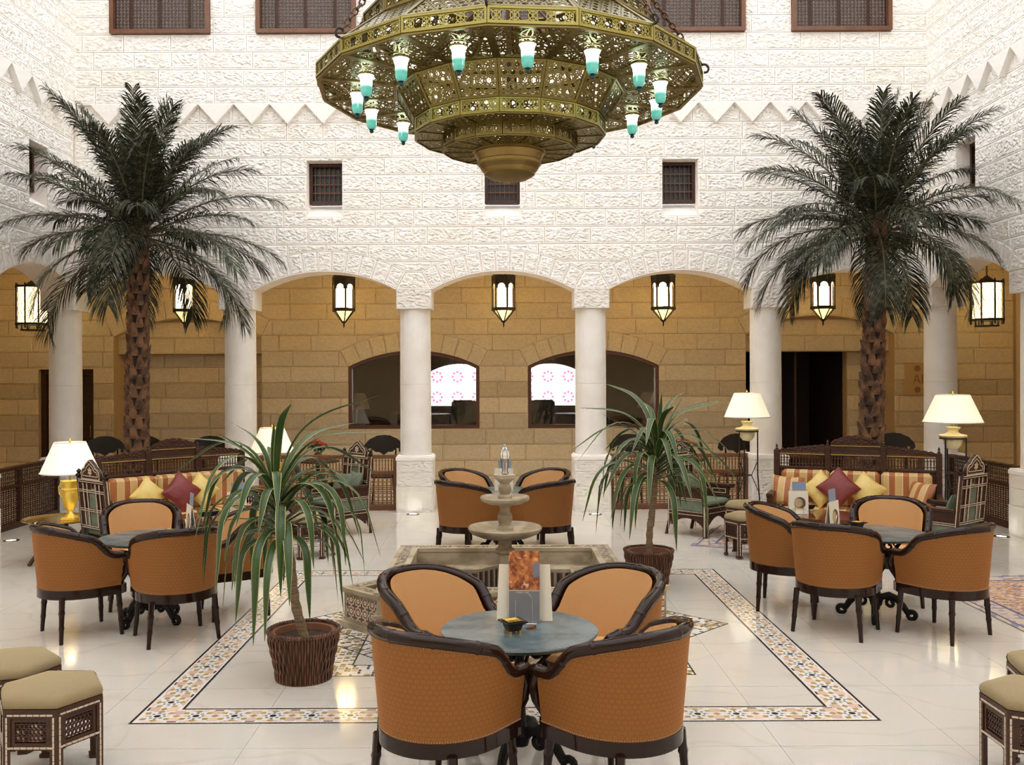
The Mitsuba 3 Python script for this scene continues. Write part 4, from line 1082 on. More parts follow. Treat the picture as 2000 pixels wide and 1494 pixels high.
# ------------------------------------------------------------------ inlaid armchairs
def armchair_tm():
    t = Tm(); w, d0, d1 = .285, -.27, .27
    for s in (-1, 1):
        t.add('back_leg', tube([(s * w, d0 - .05, 0), (s * w, d0, .2), (s * w, d0, .45), (s * w, d0 - .05, 1.0)], .026, 4), 'wood_dark')
        t.add('back_leg_knob', lathe([(.02, 1.0), (.034, 1.015), (.034, 1.03), (.015, 1.045), (.026, 1.065), (.004, 1.09)], 10), 'wood_gloss', 40, Mx=TR(s * w, d0 - .05))
        t.add('front_leg', box(s * w - .028, s * w + .028, d1 - .03, d1 + .026, 0, .40, .004), 'wood_dark')
        il = [box(s * w + s * .028, s * w + s * .0305, d1 - .012, d1 + .008, .02, .40), box(s * w - .01, s * w + .01, d1 + .0255, d1 + .029, .02, .40)]
        # side: rails, green panel, arm, arched bracket with little drops
        x = s * w
        t.add('side_rail', box(x - .02, x + .02, d0, d1, .26, .33, .003), 'wood_dark')
        t.add('side_rail', box(x - .02, x + .02, d0, d1, .455, .49, .003), 'wood_dark')
        t.add('green_side_panel', box(x - .012, x + .012, d0, d1, .33, .46), 'green_velvet')
        t.add('arm', cat([box(x - .018, x + .018, d0, d1 - .02, .49, .60), box(x - .035, x + .035, d0, d1 + .03, .60, .64, .008), xf(lathe([(.024, -.036), (.03, -.02), (.03, .02), (.024, .036)], 12), TR(x, d1 + .03, .62) @ RY(90)),
               tube([(x, d1, .60), (x, d1 - .06, .50), (x, d1 - .02, .40), (x, d1, .33)], .016, 6)]), 'wood_dark', 35)
        n = 14; u = np.linspace(d0 + .03, d1 - .03, n * 2 + 1)
        zz = .26 - .02 - .11 * np.abs((u - 0) / (d1 - .03)) ** 2.2 - .012 * (np.arange(len(u)) % 2)
        t.add('scalloped_bracket', xf(prism(sg.Polygon([(u[0], .262)] + list(zip(u, zz)) + [(u[-1], .262)]), -.012, .012), TR(x) @ RZ(90) @ UP), 'wood_dark')
        for z in (.275, .315, .462, .482): il.append(box(x + s * .0205, x + s * .0225, d0 + .01, d1 - .03, z, z + .008))
        for y0, y1 in ((d0 + .05, -.02), (.02, d1 - .05)):
            fr_ = sg.box(y0, .515, y1, .575); fr_ = fr_.difference(fr_.buffer(-.009, join_style=2))
            il.append(xf(prism(fr_, .018, .0205), TR(x) @ RZ(90) @ UP @ SC(1, 1, -1) if s > 0 else TR(x) @ RZ(90) @ UP))
        il.append(tube([(x + s * .021, d0, .03), (x + s * .021, d0, .45), (x + s * .021, d0 - .05, .99)], .006, 4))
        t.add('inlay', cat(il), 'inlay')
    t.add('seat_frame', box(-w, w, d0, d1, .29, .385, .005), 'wood_dark')
    t.add('inlay', cat([box(-w + .03, w - .03, d1 + .001, d1 + .003, z, z + .008) for z in (.30, .365)]), 'inlay')
    fr_ = sg.box(-w + .03, .16, w - .03, .29).difference(sg.Polygon([(x, .15 + .11 * (1 - abs(x / (w - .05)) ** 2.2)) for x in np.linspace(-w + .05, w - .05, 25)] + [(w - .05, .1), (-w + .05, .1)]))
    t.add('scalloped_bracket', xf(prism(fr_, -d1 - .01, -d1 + .012), UP), 'wood_dark')
    b = box(-w + .02, w - .02, d0 + .03, d1 + .01, .385, .465, .03).subdivide(); t.add('seat_cushion', b, 'green_velvet', 60)
    # back leaning a little: frame of bars round dark panels
    A = TR(0, d0, .45) @ RX(5.2)
    bars = [box(-w, w, -.02, .02, z, z + .035) for z in (0.02, .20, .40, .505)] + [box(x - .012, x + .012, -.018, .018, .03, .52) for x in (-.17, -.09, .09, .17)]
    t.add('back_frame', xf(cat(bars), A), 'wood_dark')
    t.add('back_panel', xf(cat([box(-w, w, -.008, .008, .03, .22), box(-w, -.17, -.008, .008, .2, .52), box(.17, w, -.008, .008, .2, .52)]), A), 'wood_dark')
    t.add('green_back_panel', xf(box(-.09, .09, -.01, .01, .22, .41), A), 'green_velvet'); t.add('green_back_panel', xf(box(-.17, .17, -.012, .012, .05, .2), A), 'green_velvet')
    il = [box(-w + .02, w - .02, sy_ * .0205, sy_ * .0235, z, z + .008) for z in (.028, .048, .208, .228, .408, .428, .512, .532) for sy_ in (1, -1)]
    il += [box(x - .004, x + .004, sy_ * .0185, sy_ * .0215, .06, .5) for x in (-.177, -.163, -.096, -.084, .084, .096, .163, .177, -w + .012, w - .012) for sy_ in (1, -1)]
    t.add('inlay', xf(cat(il), A), 'inlay')
    cr = sg.box(-.19, .54, .19, .60).union(sg.Point(0, .60).buffer(.135)).union(sg.Point(-.11, .585).buffer(.085)).union(sg.Point(.11, .585).buffer(.085)).union(sg.Point(0, .70).buffer(.05)).intersection(sg.box(-.3, .54, .3, .8))
    t.add('crest', xf(prism(cr, -.018, .018), A @ UP), 'wood_dark')
    ln_ = cr.difference(cr.buffer(-.014)).union(cr.buffer(-.035).difference(cr.buffer(-.045)))
    for k in range(6): ln_ = ln_.union(affinity.rotate(affinity.scale(sg.Point(0, .655).buffer(.012), 1, 1.7), 60 * k, origin=(0, .63)))
    t.add('inlay', xf(cat([prism(ln_, .017, .0195), prism(ln_, -.0195, -.017)]), A @ UP), 'inlay')
    return t
arm = armchair_tm()
def armchair_at(x, y, face, lab): return place(arm, 'armchair', TR(x, y, 0) @ RZ(face - 90), 'inlaid dark wooden armchair, ' + lab, 'armchair', 'inlaid armchairs')
armchair_at(-2.10, 12.28, -135, 'between the left yucca and the rear column')
armchair_at(-4.0, 9.99, 50, 'back turned, beside the brass tray on the left')
armchair_at(4.79, 10.14, 128, 'back turned, at the right end of the right sofa')
armchair_at(2.59, 12.13, -45, 'behind the right yucca')
def pil_arm(x, y, face, dx, dy, z, yaw, lab): place(pg_, 'cushion', TR(x, y, 0) @ RZ(face - 90) @ TR(dx, dy, z) @ RZ(yaw) @ RX(108), lab, 'cushion', 'green velvet cushions')
pil_arm(-2.10, 12.28, -135, .06, -.12, .62, 12, 'green velvet cushion in the armchair beside the left yucca, in front')
pil_arm(-2.10, 12.28, -135, -.10, -.19, .64, -8, 'green velvet cushion tucked behind the other in the left armchair')
pil_arm(-4.0, 9.99, 50, .0, -.14, .62, 0, 'green velvet cushion in the armchair seen from behind on the left')
pil_arm(4.79, 10.14, 128, .0, -.12, .62, 0, 'green velvet cushion in the armchair seen from behind on the right')
pil_arm(2.59, 12.13, -45, .0, -.14, .62, 0, 'green velvet cushion in the armchair behind the right yucca')

# ------------------------------------------------------------------ six-sided stools
def stool_tm():
    t = Tm(); R = .265
    P = ring(R, 6)
    hexg = sg.Polygon(P)
    c = np.array(P)
    rows = []
    def hexrow(s, z, k=5):
        o = []
        for i in range(6):
            for j in range(k): o.append((c[i] * (1 - j / k) + c[(i + 1) % 6] * (j / k)) * s)
        return np.c_[np.array(o), np.full(6 * k, z)]
    t.add('cushion', grid(np.array([hexrow(.93, .405), hexrow(.99, .412), hexrow(1.005, .43), hexrow(.985, .45), hexrow(.90, .468), hexrow(.65, .482), hexrow(.3, .487), hexrow(.02, .488)]), closed=True, caps=True), 'khaki', True)
    t.add('top_frame', prism(hexg.difference(hexg.buffer(-.04)), .365, .408), 'wood_dark')
    for i in range(6):
        p, q = c[i], c[(i + 1) % 6]; d = (q - p) / np.linalg.norm(q - p); n = np.array([d[1], -d[0]]); l = np.linalg.norm(q - p)
        a0 = math.degrees(math.atan2(p[1], p[0]))
        pm = (c[i - 1] - p) / np.linalg.norm(c[i - 1] - p)
        kite = sg.Polygon([p, p + d * .036, p * .86, p + pm * .036])
        t.add('leg', cat([prism(kite, .02, .37), prism(kite.buffer(.006, join_style=2), 0, .022)]), 'wood_dark')
        A = np.eye(4); A[:3, 0] = (d[0], d[1], 0); A[:3, 1] = (0, 0, 1); A[:3, 2] = (n[0], n[1], 0); A[:3, 3] = (p[0], p[1], 0)
        t.add('face_rail', xf(cat([prism(sg.box(.03, .205, l - .03, .24), -.03, -.006), prism(sg.box(.03, .345, l - .03, .37), -.03, -.006), prism(sg.box(.025, .2, .055, .37), -.028, -.006), prism(sg.box(l - .055, .2, l - .025, .37), -.028, -.006)]), A), 'wood_dark')
        strands = []
        for k in range(7):
            x = .055 + (l - .11) * (k + .5) / 7
            for z in (.262, .2925, .323): strands.append(sg.Point(x, z).buffer(.0155, quad_segs=2).difference(sg.Point(x, z).buffer(.0095, quad_segs=2)))
        t.add('fretwork', xf(prism(unary_union(strands), -.022, -.012), A), 'wood_dark', kind='stuff')
        il = []
        for z in (.214, .376): il += [prism(sg.box(.018 + (l - .036) * j / 7 + .002, z, .018 + (l - .036) * (j + 1) / 7 - .002, z + .009), -.004, .003) for j in range(7)]
        for x in (.012, l - .021): il += [prism(sg.box(x, .03 + .34 * j / 11 + .0015, x + .009, .03 + .34 * (j + 1) / 11 - .0015), -.004, .003) for j in range(11)]
        t.add('inlay', xf(cat(il), A), 'inlay')
    return t
stool = stool_tm()
for x, y, r, w in ((-2.32, 4.88, 0, 'nearest in the bottom left corner'), (-2.76, 5.32, 14, 'behind another at the lower left edge'), (2.70, 4.72, 30, 'nearest in the bottom right corner'), (3.09, 5.20, 18, 'behind another at the lower right edge'),
                   (-2.14, 10.75, 10, 'behind the leaves of the left yucca'), (2.81, 10.61, -8, 'on the rug edge left of the right table'), (3.03, 11.57, 10, 'beside the left arm of the right sofa')):
    place(stool, 'stool', TR(x, y, .012 if y > 10 and x > 2.5 else 0) @ RZ(r), 'six-sided inlaid wooden stool with khaki seat ' + w, 'stool', 'six-sided stools')

# ------------------------------------------------------------------ coffee tables, tray tables, lamps
ct = Tm()
oc = lambda r: sg.Polygon(ring(r, 8, PI / 8))
ct.add('table_top', cat([prism(oc(.45), .445, .475), prism(oc(.44), .475, .485)]), 'wood_polish')
pr('wood_polish', (.09, .03, .012), 0.08, spec=.5)
ct.add('body', prism(oc(.38).difference(oc(.34)), .12, .445), 'wood_dark')
for k in range(8):
    a = k * PI / 4 + PI / 8; ct.add('leg', box(-.03, .03, -.03, .03, 0, .445, .004), 'wood_dark', Mx=TR(.37 * math.cos(a), .37 * math.sin(a)) @ RZ(math.degrees(a)))
place(ct, 'coffee_table', TR(-3.18, 10.60, .0), 'dark polished eight-sided coffee table before the left sofa', 'table')
place(ct, 'coffee_table', TR(3.62, 10.48, .0), 'dark polished eight-sided coffee table before the right sofa', 'table')
bigash = Tm()
bigash.add('body', sqloft([(.075, .03), (.085, .045), (.095, .075), (.105, .085), (.105, .1), (.08, .1), (.07, .08), (.02, .075)]), 'wood_black')
bigash.add('inlay', sqloft([(.1055, .086), (.1062, .092), (.1055, .096)]), 'inlay_gold')
for a, b in ((1, 1), (1, -1), (-1, 1), (-1, -1)): bigash.add('foot', lathe([(.02, 0), (.024, .012), (.018, .032)], 10), 'inlay', 40, Mx=TR(a * .055, b * .055))
place(bigash, 'ashtray', TR(-3.22, 10.42, .485) @ RZ(30), 'large dark wooden box ashtray on the left coffee table', 'ashtray')
place(bigash, 'ashtray', TR(3.50, 10.78, .485) @ RZ(10) @ SC(.9), 'dark tray box on the right coffee table behind the menu', 'ashtray')

tray = Tm()
tray.add('tray', lathe([(.02, .468), (.34, .468), (.37, .478), (.40, .488), (.405, .496), (.395, .498), (.365, .486), (.335, .477), (.02, .477)], 56), 'brass_bright', 35)
def cross_leg(a): return tube([(.30 * math.cos(a), .30 * math.sin(a), .46), (.16 * math.cos(a), .16 * math.sin(a), .25), (.33 * math.cos(a), .33 * math.sin(a), 0)], .022, 6)
for k in range(4): tray.add('leg', cross_leg(k * PI / 2 + .6), 'wood_dark', 30)
tray.add('leg_ring', lathe([(.15, .24), (.18, .24), (.18, .27), (.15, .27)], 24, caps=False), 'wood_dark')
TL1, TL2 = (-4.84, 10.42), (-3.12, 13.15)
place(tray, 'tray_table', TR(*TL1, 0), 'round brass tray table at the left edge under the lamp', 'table')
place(tray, 'tray_table', TR(*TL2, 0), 'round brass tray table between the left sofa and the armchair', 'table')

def shade(r0, r1, z0, z1, t=.004):
    return out(lathe([(r0, z0), (r1, z1), (r1 - t, z1), (r0 - t, z0), (r0, z0)], 40, caps=False))
GLOW = (.55, .48, .32)
def lamp_tm(kind, hs=1.0, r0=.31, r1=.165):
    t = Tm()
    if kind == 'urn':
        t.add('base', cat([box(-.075, .075, -.075, .075, 0, .03, .004), lathe([(.07, .03), (.06, .04), (.028, .075), (.024, .095)], 20)]), 'urn_yellow', 40)
        t.add('urn', lathe([(.02, .09), (.04, .105), (.062, .15), (.082, .22), (.09, .285), (.085, .31), (.095, .32), (.095, .34), (.085, .35), (.088, .40), (.10, .415), (.10, .43), (.03, .435)], 28), 'urn_yellow', 40)
        for s in (-1, 1): t.add('handle', tube([(s * .085, 0, .24), (s * .12, 0, .29), (s * .125, 0, .36), (s * .095, 0, .41)], .009, 6), 'urn_yellow', 40)
        zs, zt = .515, .855
    else:
        t.add('urn', lathe([(.01, -.13), (.06, -.12), (.10, -.07), (.115, 0), (.165, .035), (.17, .05), (.155, .062), (.10, .07), (.065, .09), (.06, .115), (.085, .14), (.09, .155), (.03, .16)], 32), 'urn_cream', 40)
        zs, zt = .215, .565
    t.add('stem', lathe([(.012, zs - .09), (.012, zt + .01), (.018, zt + .015), (.012, zt + .03), (.002, zt + .05)], 8), 'brass_bright', 40)
    t.add('lamp_shade', shade(r0, r1, zs, zt), 'shade_cloth', 50, emit=GLOW)
    t.add('shade_trim', cat([lathe([(r0 + .001, zs - .002), (r0 + .003, zs + .01), (r0 - .003, zs + .01)], 40, caps=False), lathe([(r1 + .001, zt - .008), (r1 + .003, zt + .002), (r1 - .003, zt + .002)], 40, caps=False)]), 'card_cream')
    t.add('bulb', out(lathe([(.005, zs + .02), (.03, zs + .05), (.035, zs + .08), (.02, zs + .11), (.004, zs + .12)], 12)), 'shade_cloth', emit=(22, 15, 6))
    return t
lu = lamp_tm('urn')
place(lu, 'table_lamp', TR(TL1[0] + .10, TL1[1], .478), 'lit table lamp with yellow urn base on the brass tray at the left', 'lamp')
place(lu, 'table_lamp', TR(TL2[0] - .04, TL2[1], .478), 'lit table lamp with yellow urn base behind the left yucca', 'lamp')
for (x, y), r0, w in (((3.59, 13.6), .325, 'before the column right of the right yucca'), ((5.74, 11.9), .355, 'standing at the right beside the inlaid armchair')):
    t = lamp_tm('cream', 1, r0, r0 * .56)
    t.add('tripod_stand', cat([tube([(.15 * math.cos(a), .15 * math.sin(a), .02), (.15 * math.cos(a), .15 * math.sin(a), -.6), (.19 * math.cos(a), .19 * math.sin(a), -1.215)], .0095, 6) for a in (PI / 2, PI * 7 / 6, PI * 11 / 6)] +
        [tube([(.15 * math.cos(a), .15 * math.sin(a), .015) for a in np.linspace(0, 2 * PI, 33)], .011, 6, cap=False), tube([(.06 * math.cos(a), .06 * math.sin(a), -.62) for a in np.linspace(0, 2 * PI, 17)], .006, 5, cap=False)] +
        [tube([(.155 * math.cos(a), .155 * math.sin(a), -.4), (.06 * math.cos(a), .06 * math.sin(a), -.62), (.16 * math.cos(a), .16 * math.sin(a), -.85)], .006, 5) for a in (PI / 2, PI * 7 / 6, PI * 11 / 6)]), 'iron_lamp')
    place(t, 'floor_lamp', TR(x, y, 1.215), 'lit lamp with cream bowl on iron tripod ' + w, 'lamp', 'lamps on iron tripods')

# ------------------------------------------------------------------ palms
def frond(az, el, L, droop, rr, seed):
    r = random.Random(seed)
    n = 15; s = np.linspace(0, 1, n); P = [np.zeros(3)]; Tn = []
    yaw = az
    for k in range(n):
        e = el - droop * s[k] ** 1.7
        yaw += r.uniform(-.015, .015)
        Tn.append(np.array([math.cos(e) * math.cos(yaw), math.cos(e) * math.sin(yaw), math.sin(e)]))
        if k < n - 1: P.append(P[-1] + Tn[-1] * L / (n - 1))
    P = np.array(P); Tn = np.array(Tn)
    side = np.array([-math.sin(az), math.cos(az), 0]); up = np.cross(side, -Tn); up = np.array([np.cross(Tn[k], side) for k in range(n)])
    for k in range(n):
        if up[k][2] < 0 and abs(el) < 1.3: up[k] = -up[k]
    rach = tube(P, np.linspace(.016, .003, n), 5)
    V, Fc = [], []
    m = 64
    for i in range(m):
        t = .10 + .90 * (i / (m - 1)) ** .95
        x = t * (n - 1); a = min(int(x), n - 2); w = x - a
        p = P[a] * (1 - w) + P[a + 1] * w; tg = Tn[a] * (1 - w) + Tn[a + 1] * w; uu = up[a] * (1 - w) + up[a + 1] * w
        l = rr * (.35 + .65 * math.sin(PI * min(1, t * .82 + .10)) ** .7) * (1 if t < .9 else .8)
        fw = .55 + .75 * t
        for sg_ in (-1, 1):
            if r.random() < .06: continue
            d = tg * fw + side * sg_ * (1.0 - .25 * t) + uu * (.30 + r.uniform(-.22, .22)); d /= np.linalg.norm(d)
            g = np.array([0, 0, -1.0])
            q_ = r.uniform(.25, .62); p1 = p + d * l * .36 + g * l * .04; p2 = p + d * l * .66 + g * l * q_ * .42; p3 = p + d * l * .86 + g * l * q_
            p1 = p1 + tg * r.uniform(-.02, .02)
            wd = np.cross(d, uu); wd /= np.linalg.norm(wd) + 1e-9; wd = wd * .0082
            b = len(V)
            V += [p - wd * .6, p + wd * .6, p1 - wd, p1 + wd, p2 - wd * .8, p2 + wd * .8, p3]
            Fc += [(b, b + 1, b + 3), (b, b + 3, b + 2), (b + 2, b + 3, b + 5), (b + 2, b + 5, b + 4), (b + 4, b + 5, b + 6)]
    return rach, tm(V, Fc)
def palm(seed, H, lean, nf, label, M0, keep):
    r = random.Random(seed); t = Tm()
    zs = np.linspace(0, H, 14)
    cx = lambda z: lean * (z / H) ** 1.3
    rad = lambda z: .122 + .06 * np.exp(-z / .6) - .028 * smooth01(1.5, H, z)
    ang = np.arange(14) * 2 * PI / 14
    t.add('trunk', grid(np.array([[(cx(z) + rad(z) * .93 * math.cos(a), rad(z) * .93 * math.sin(a), z) for a in ang] for z in zs]), closed=True, caps=True), 'bark_gaps_dark', 40)
    k = 0; z = .55
    while z < H - .05:
        for i in range(6):
            a = 2 * PI * (i + .5 * (k % 2)) / 6 + r.uniform(-.08, .08)
            R_ = rad(z); w = R_ * .53; h = .19; o = R_ * .95; tt = r.uniform(.028, .048)
            pts = [(-w, o - .02, 0), (w, o - .02, 0), (-w, o + .010, .0), (w, o + .010, .0), (-w * .55, o + tt, h * .72), (w * .55, o + tt, h * .72), (-w * .22, o + tt * 1.15, h), (w * .22, o + tt * 1.15, h), (-w * .5, o - .01, h * .7), (w * .5, o - .01, h * .7)]
            m = hull(pts)
            t.add('leaf_base', m, 'palm_bark', parent='trunk', Mx=TR(cx(z), 0, z + r.uniform(-.02, .02)) @ RZ(math.degrees(a) - 90))
        z += .135; k += 1
    top = np.array([lean, 0, H])
    for i in range(nf):
        az = i * 2.39996 + r.uniform(-.25, .25)
        u = (i + .5) / nf
        el = math.radians(86 - 104 * u ** 1.05 + r.uniform(-7, 7))
        L = r.uniform(1.55, 1.95) * (1.0 if u > .18 else .92); dr_ = math.radians(r.uniform(36, 70) * (.35 + 1.0 * min(1, u * 1.3)))
        if math.sin(az) < -.75 and el < .45: L *= .78
        px, py = M0[0, 3] + lean, M0[1, 3]
        for _ in range(14):                                # keep the tips clear of the walls
            ra, lf = frond(az, el, L, dr_, .50, seed * 100 + i)
            v = np.array(lf.vertices); q = v.max(0) + .07, v.min(0) - .07
            if px + q[1][0] > XL + .09 and px + q[0][0] < XR - .09 and py + q[0][1] < YB - .09: break
            L *= .93
        A = TR(lean + .07 * math.cos(az), .07 * math.sin(az), H - .12 + .18 * (1 - u))
        f = t.add('frond', lf, 'leaf_palm', parent='', Mx=A)
        t.add('midrib', ra, 'rachis', 40, parent=f, Mx=A)
    for i in range(10):                                    # upright fibres and spear leaves in the heart
        ra, lf = frond(i * 2.4, math.radians(r.uniform(74, 88)), r.uniform(.8, 1.35), .2, .22, seed * 777 + i)
        f = t.add('frond', lf, 'leaf_palm', Mx=TR(lean, 0, H)); t.add('midrib', ra, 'rachis', 40, parent=f, Mx=TR(lean, 0, H))
    place(t, 'date_palm', M0, label, 'palm tree')
palm(3, 3.98, .06, 52, 'tall date palm with shaggy trunk behind the left sofa', TR(-4.75, 12.35, 0), None)
palm(8, 3.98, .12, 52, 'tall date palm with shaggy trunk behind the right sofa', TR(4.80, 12.2, 0), None)
pot_big = Tm()
pot_big.add('', cat([lathe([(.30, 0), (.36, .05), (.40, .5), (.42, .55), (.38, .55), (.36, .50), (.05, .5)], 32)]), 'terracotta', 40)
place(pot_big, 'planter', TR(-4.75, 12.35, 0), 'round planter at the foot of the left palm', 'planter')
place(pot_big, 'planter', TR(4.80, 12.2, 0), 'round planter at the foot of the right palm', 'planter')

# ------------------------------------------------------------------ yuccas in wicker pots
def yleaf(az, el, L, droop, W, seed, twist=0.0):
    r = random.Random(seed); n = 15; s = np.linspace(0, 1, n)
    P = [np.zeros(3)]; Tn = []
    for k in range(n):
        e = max(el - droop * smooth01(.02, .75, s[k]), -1.50)
        Tn.append(np.array([math.cos(e) * math.cos(az), math.cos(e) * math.sin(az), math.sin(e)]))
        if k < n - 1: P.append(P[-1] + Tn[-1] * L / (n - 1))
    P = np.array(P); side = np.array([-math.sin(az), math.cos(az), 0])
    V, UV = [], []
    for k in range(n):
        w = W * (.45 + .55 * min(1, s[k] / .22)) * (1 - max(0, (s[k] - .5) / .5) ** 1.6) + .0015
        up = np.cross(Tn[k], side); a = twist * s[k]
        sd = side * math.cos(a) + up * math.sin(a); u2 = np.cross(Tn[k], sd)
        for j, q in enumerate((-1, -.5, 0, .5, 1)):
            V.append(P[k] + sd * q * w + u2 * (-.28 * abs(q) * w)); UV.append(((q + 1) / 2, s[k] * L))
    q = [(k * 5 + j, k * 5 + j + 1, (k + 1) * 5 + j + 1, (k + 1) * 5 + j) for k in range(n - 1) for j in range(4)]
    return tm(V, q), np.array(UV)
def yucca_tm(seed, lean, H, special, nl, ls=1.0):
    r = random.Random(seed); t = Tm()
    # woven pot: upright canes waved in and out round hoops
    canes = []
    zs = np.linspace(0, .325, 14)
    for i in range(76):
        a = 2 * PI * i / 76
        rr_ = np.array([.182 + .052 * smooth01(0, .33, z) * 1.0 + .007 * math.sin(z * 42 + (i % 2) * PI) for z in zs])
        canes.append(tube(np.c_[rr_ * math.cos(a), rr_ * math.sin(a), zs], .0065, 4, cap=False))
    t.add('wicker_canes', cat(canes), 'wicker', 40, kind='stuff')
    t.add('wicker_pot', lathe([(.165, .0), (.172, .004), (.18, .1), (.20, .22), (.222, .325), (.20, .325), (.18, .24), (.05, .24)], 40), 'wicker', 40)
    an = np.linspace(0, 2 * PI, 161)
    for ph in (0, PI): t.add('braided_rim', tube(np.c_[(.236 + .008 * np.cos(an * 38 + ph)) * np.cos(an), (.236 + .008 * np.cos(an * 38 + ph)) * np.sin(an), .33 + .009 * np.sin(an * 38 + ph)], .0085, 5, cap=False), 'wicker', 40)
    t.add('inner_pot', lathe([(.205, .25), (.212, .318), (.206, .326), (.192, .322), (.186, .27)], 40, caps=False), 'terracotta', 40)
    t.add('soil', lathe([(.0, .285), (.10, .287), (.192, .28)], 28, caps=False), 'soil')
    cx = lambda z: lean * ((z - .27) / (H - .27))
    t.add('trunk', tube([(cx(z) + .01 * math.sin(z * 9), .006 * math.cos(z * 7), z) for z in np.linspace(.27, H, 22)], np.linspace(.034, .026, 22) * (1 + .10 * np.cos(np.arange(22) * PI)), 10), 'yucca_bark', 30)
    L_ = []
    for i in range(nl):
        u = (i + .5) / nl; az = i * 2.39996 + r.uniform(-.3, .3)
        el = math.radians(72 - 62 * u + r.uniform(-8, 8)); L_.append((az, el, ls * r.uniform(.66, 1.08), math.radians(r.uniform(88, 142) if u > .12 else 60), r.uniform(.024, .032) * ls, H - .40 * u))
    for az, el, L, d, W, dz in special: L_.append((math.radians(az), math.radians(el), L, math.radians(d), W, H + dz))
    for k, (az, el, L, d, W, z) in enumerate(L_):
        m, uv = yleaf(az, el, L, d, W, seed * 50 + k, r.uniform(-.5, .5))
        t.add('leaf', m, 'leaf_yucca', True, uv=uv, Mx=TR(cx(z) + .02 * math.cos(az), .02 * math.sin(az), z))
    return t
place(yucca_tm(5, -.19, 1.33, [(-80, 84, .42, 12, .024, 0), (10, 40, .60, 22, .022, -.06), (185, 20, .62, 38, .022, -.30), (200, 62, .5, 30, .016, 0)], 58), 'potted_yucca', TR(-1.33, 6.40, 0), 'yucca with yellow-edged drooping leaves in a wicker pot left of the fountain', 'potted plant')
place(yucca_tm(9, .09, 1.38, [(-80, 83, .50, 10, .024, 0), (160, 40, .62, 14, .022, -.05), (35, 58, .55, 8, .018, 0), (150, 50, .5, 18, .016, .0)], 62, 1.06), 'potted_yucca', TR(1.47, 9.25, 0), 'yucca with drooping leaves in a dark wicker pot right of the fountain', 'potted plant')

# ------------------------------------------------------------------ chandelier
CX, CY, CZ0 = .10, 7.74, 4.36
ch = Tm()
NS = 16; PH0 = math.radians(-90 - 6)                     # first corner, seen from the middle
CA = [PH0 + 2 * PI * k / NS for k in range(NS)]
def panel_frame(ra, za, rb, zb):
    """local frame of the panel between corners 0 and 1: x along the edge, y from ring a to ring b, z outward; sizes"""
    h_ = PI / NS; pa, pb = ra * math.cos(h_), rb * math.cos(h_)
    mid = PH0 + h_
    er = np.array([math.cos(mid), math.sin(mid), 0]); et = np.array([-math.sin(mid), math.cos(mid), 0])
    A0 = er * pa + np.array([0, 0, za]); B0 = er * pb + np.array([0, 0, zb])
    y = B0 - A0; H = np.linalg.norm(y); y /= H
    M_ = np.eye(4); M_[:3, 0] = et; M_[:3, 1] = y; M_[:3, 2] = np.cross(et, y); M_[:3, 3] = A0
    return M_, 2 * ra * math.sin(h_), 2 * rb * math.sin(h_), H
def ringstroke(x, y, r, w, q=5): return sg.Point(x, y).buffer(r + w, quad_segs=q).difference(sg.Point(x, y).buffer(r - w, quad_segs=q))
def arcs(pts, w): return sg.LineString(pts).buffer(w, quad_segs=2)
def bez(p0, p1, p2, n=10):
    t = np.linspace(0, 1, n)[:, None]; return (1 - t) ** 2 * np.array(p0) + 2 * t * (1 - t) * np.array(p1) + t * t * np.array(p2)
def scrolls(wa, wb, H):
    """arabesque of curling tendrils, mirrored about the panel's middle"""
    o = []; c = H * .48
    o += [ringstroke(0, c, .062, .007), ringstroke(0, c, .10, .006)]
    for s in (-1, 1):
        for k in range(7):
            a = -1.3 + k * .45
            x0, y0 = .10 * math.cos(a), c + .10 * math.sin(a)
            q = bez((s * x0, y0), (s * (x0 + .10), y0 + .14 * math.sin(a * 2.1)), (s * (.10 + .05 * k * .5 + .10), c + (k - 3) * H * .15))
            o.append(arcs(q, .006))
            e = q[-1]; o.append(ringstroke(e[0], e[1], .022, .006, 3))
        for k in range(6):
            yy = H * (k + .5) / 6; we = (wa + (wb - wa) * yy / H) / 2
            o.append(arcs(bez((s * we, yy), (s * (we - .10), yy + .09), (s * (we - .14), yy - .04)), .005))
            o.append(arcs(bez((s * we * .25, yy), (s * (we * .55), yy - .09), (s * (we - .05), yy + .05)), .005))
    for k in range(4): o.append(arcs(bez((-.08 + .05 * k, 0), (.09 - .06 * k, H * .15), (.05 - .035 * k, H * .3)), .006)); o.append(arcs(bez((-.08 + .05 * k, H), (.09 - .06 * k, H * .85), (.04 - .03 * k, H * .7)), .006))
    return unary_union(o)
def circles(wa, wb, H, s=.062, r=.040, w=.0055):
    o = []; n = int(max(wa, wb) / s / 2) + 2
    for j in range(-1, int(H / (s * .866)) + 2):
        for i in range(-n, n + 1): o.append(ringstroke((i + .5 * (j % 2)) * s, j * s * .866, r, w, 3))
    return unary_union(o)
def crosses(wa, wb, H):
    o = []; n = max(3, int(wa / (H * 1.05))); d = wa / n
    for i in range(n):
        x0 = -wa / 2 + d * i
        o += [arcs([(x0, 0), (x0 + d, H)], .0035), arcs([(x0, H), (x0 + d, 0)], .0035), arcs([(x0 + d / 2, 0), (x0 + d / 2, H)], .003), ringstroke(x0 + d / 2, H / 2, H * .26, .0035, 3)]
    o += [arcs([(-wa / 2, H * .82), (wa / 2, H * .82)], .003), arcs([(-wa / 2, H * .18), (wa / 2, H * .18)], .003)]
    return unary_union(o)
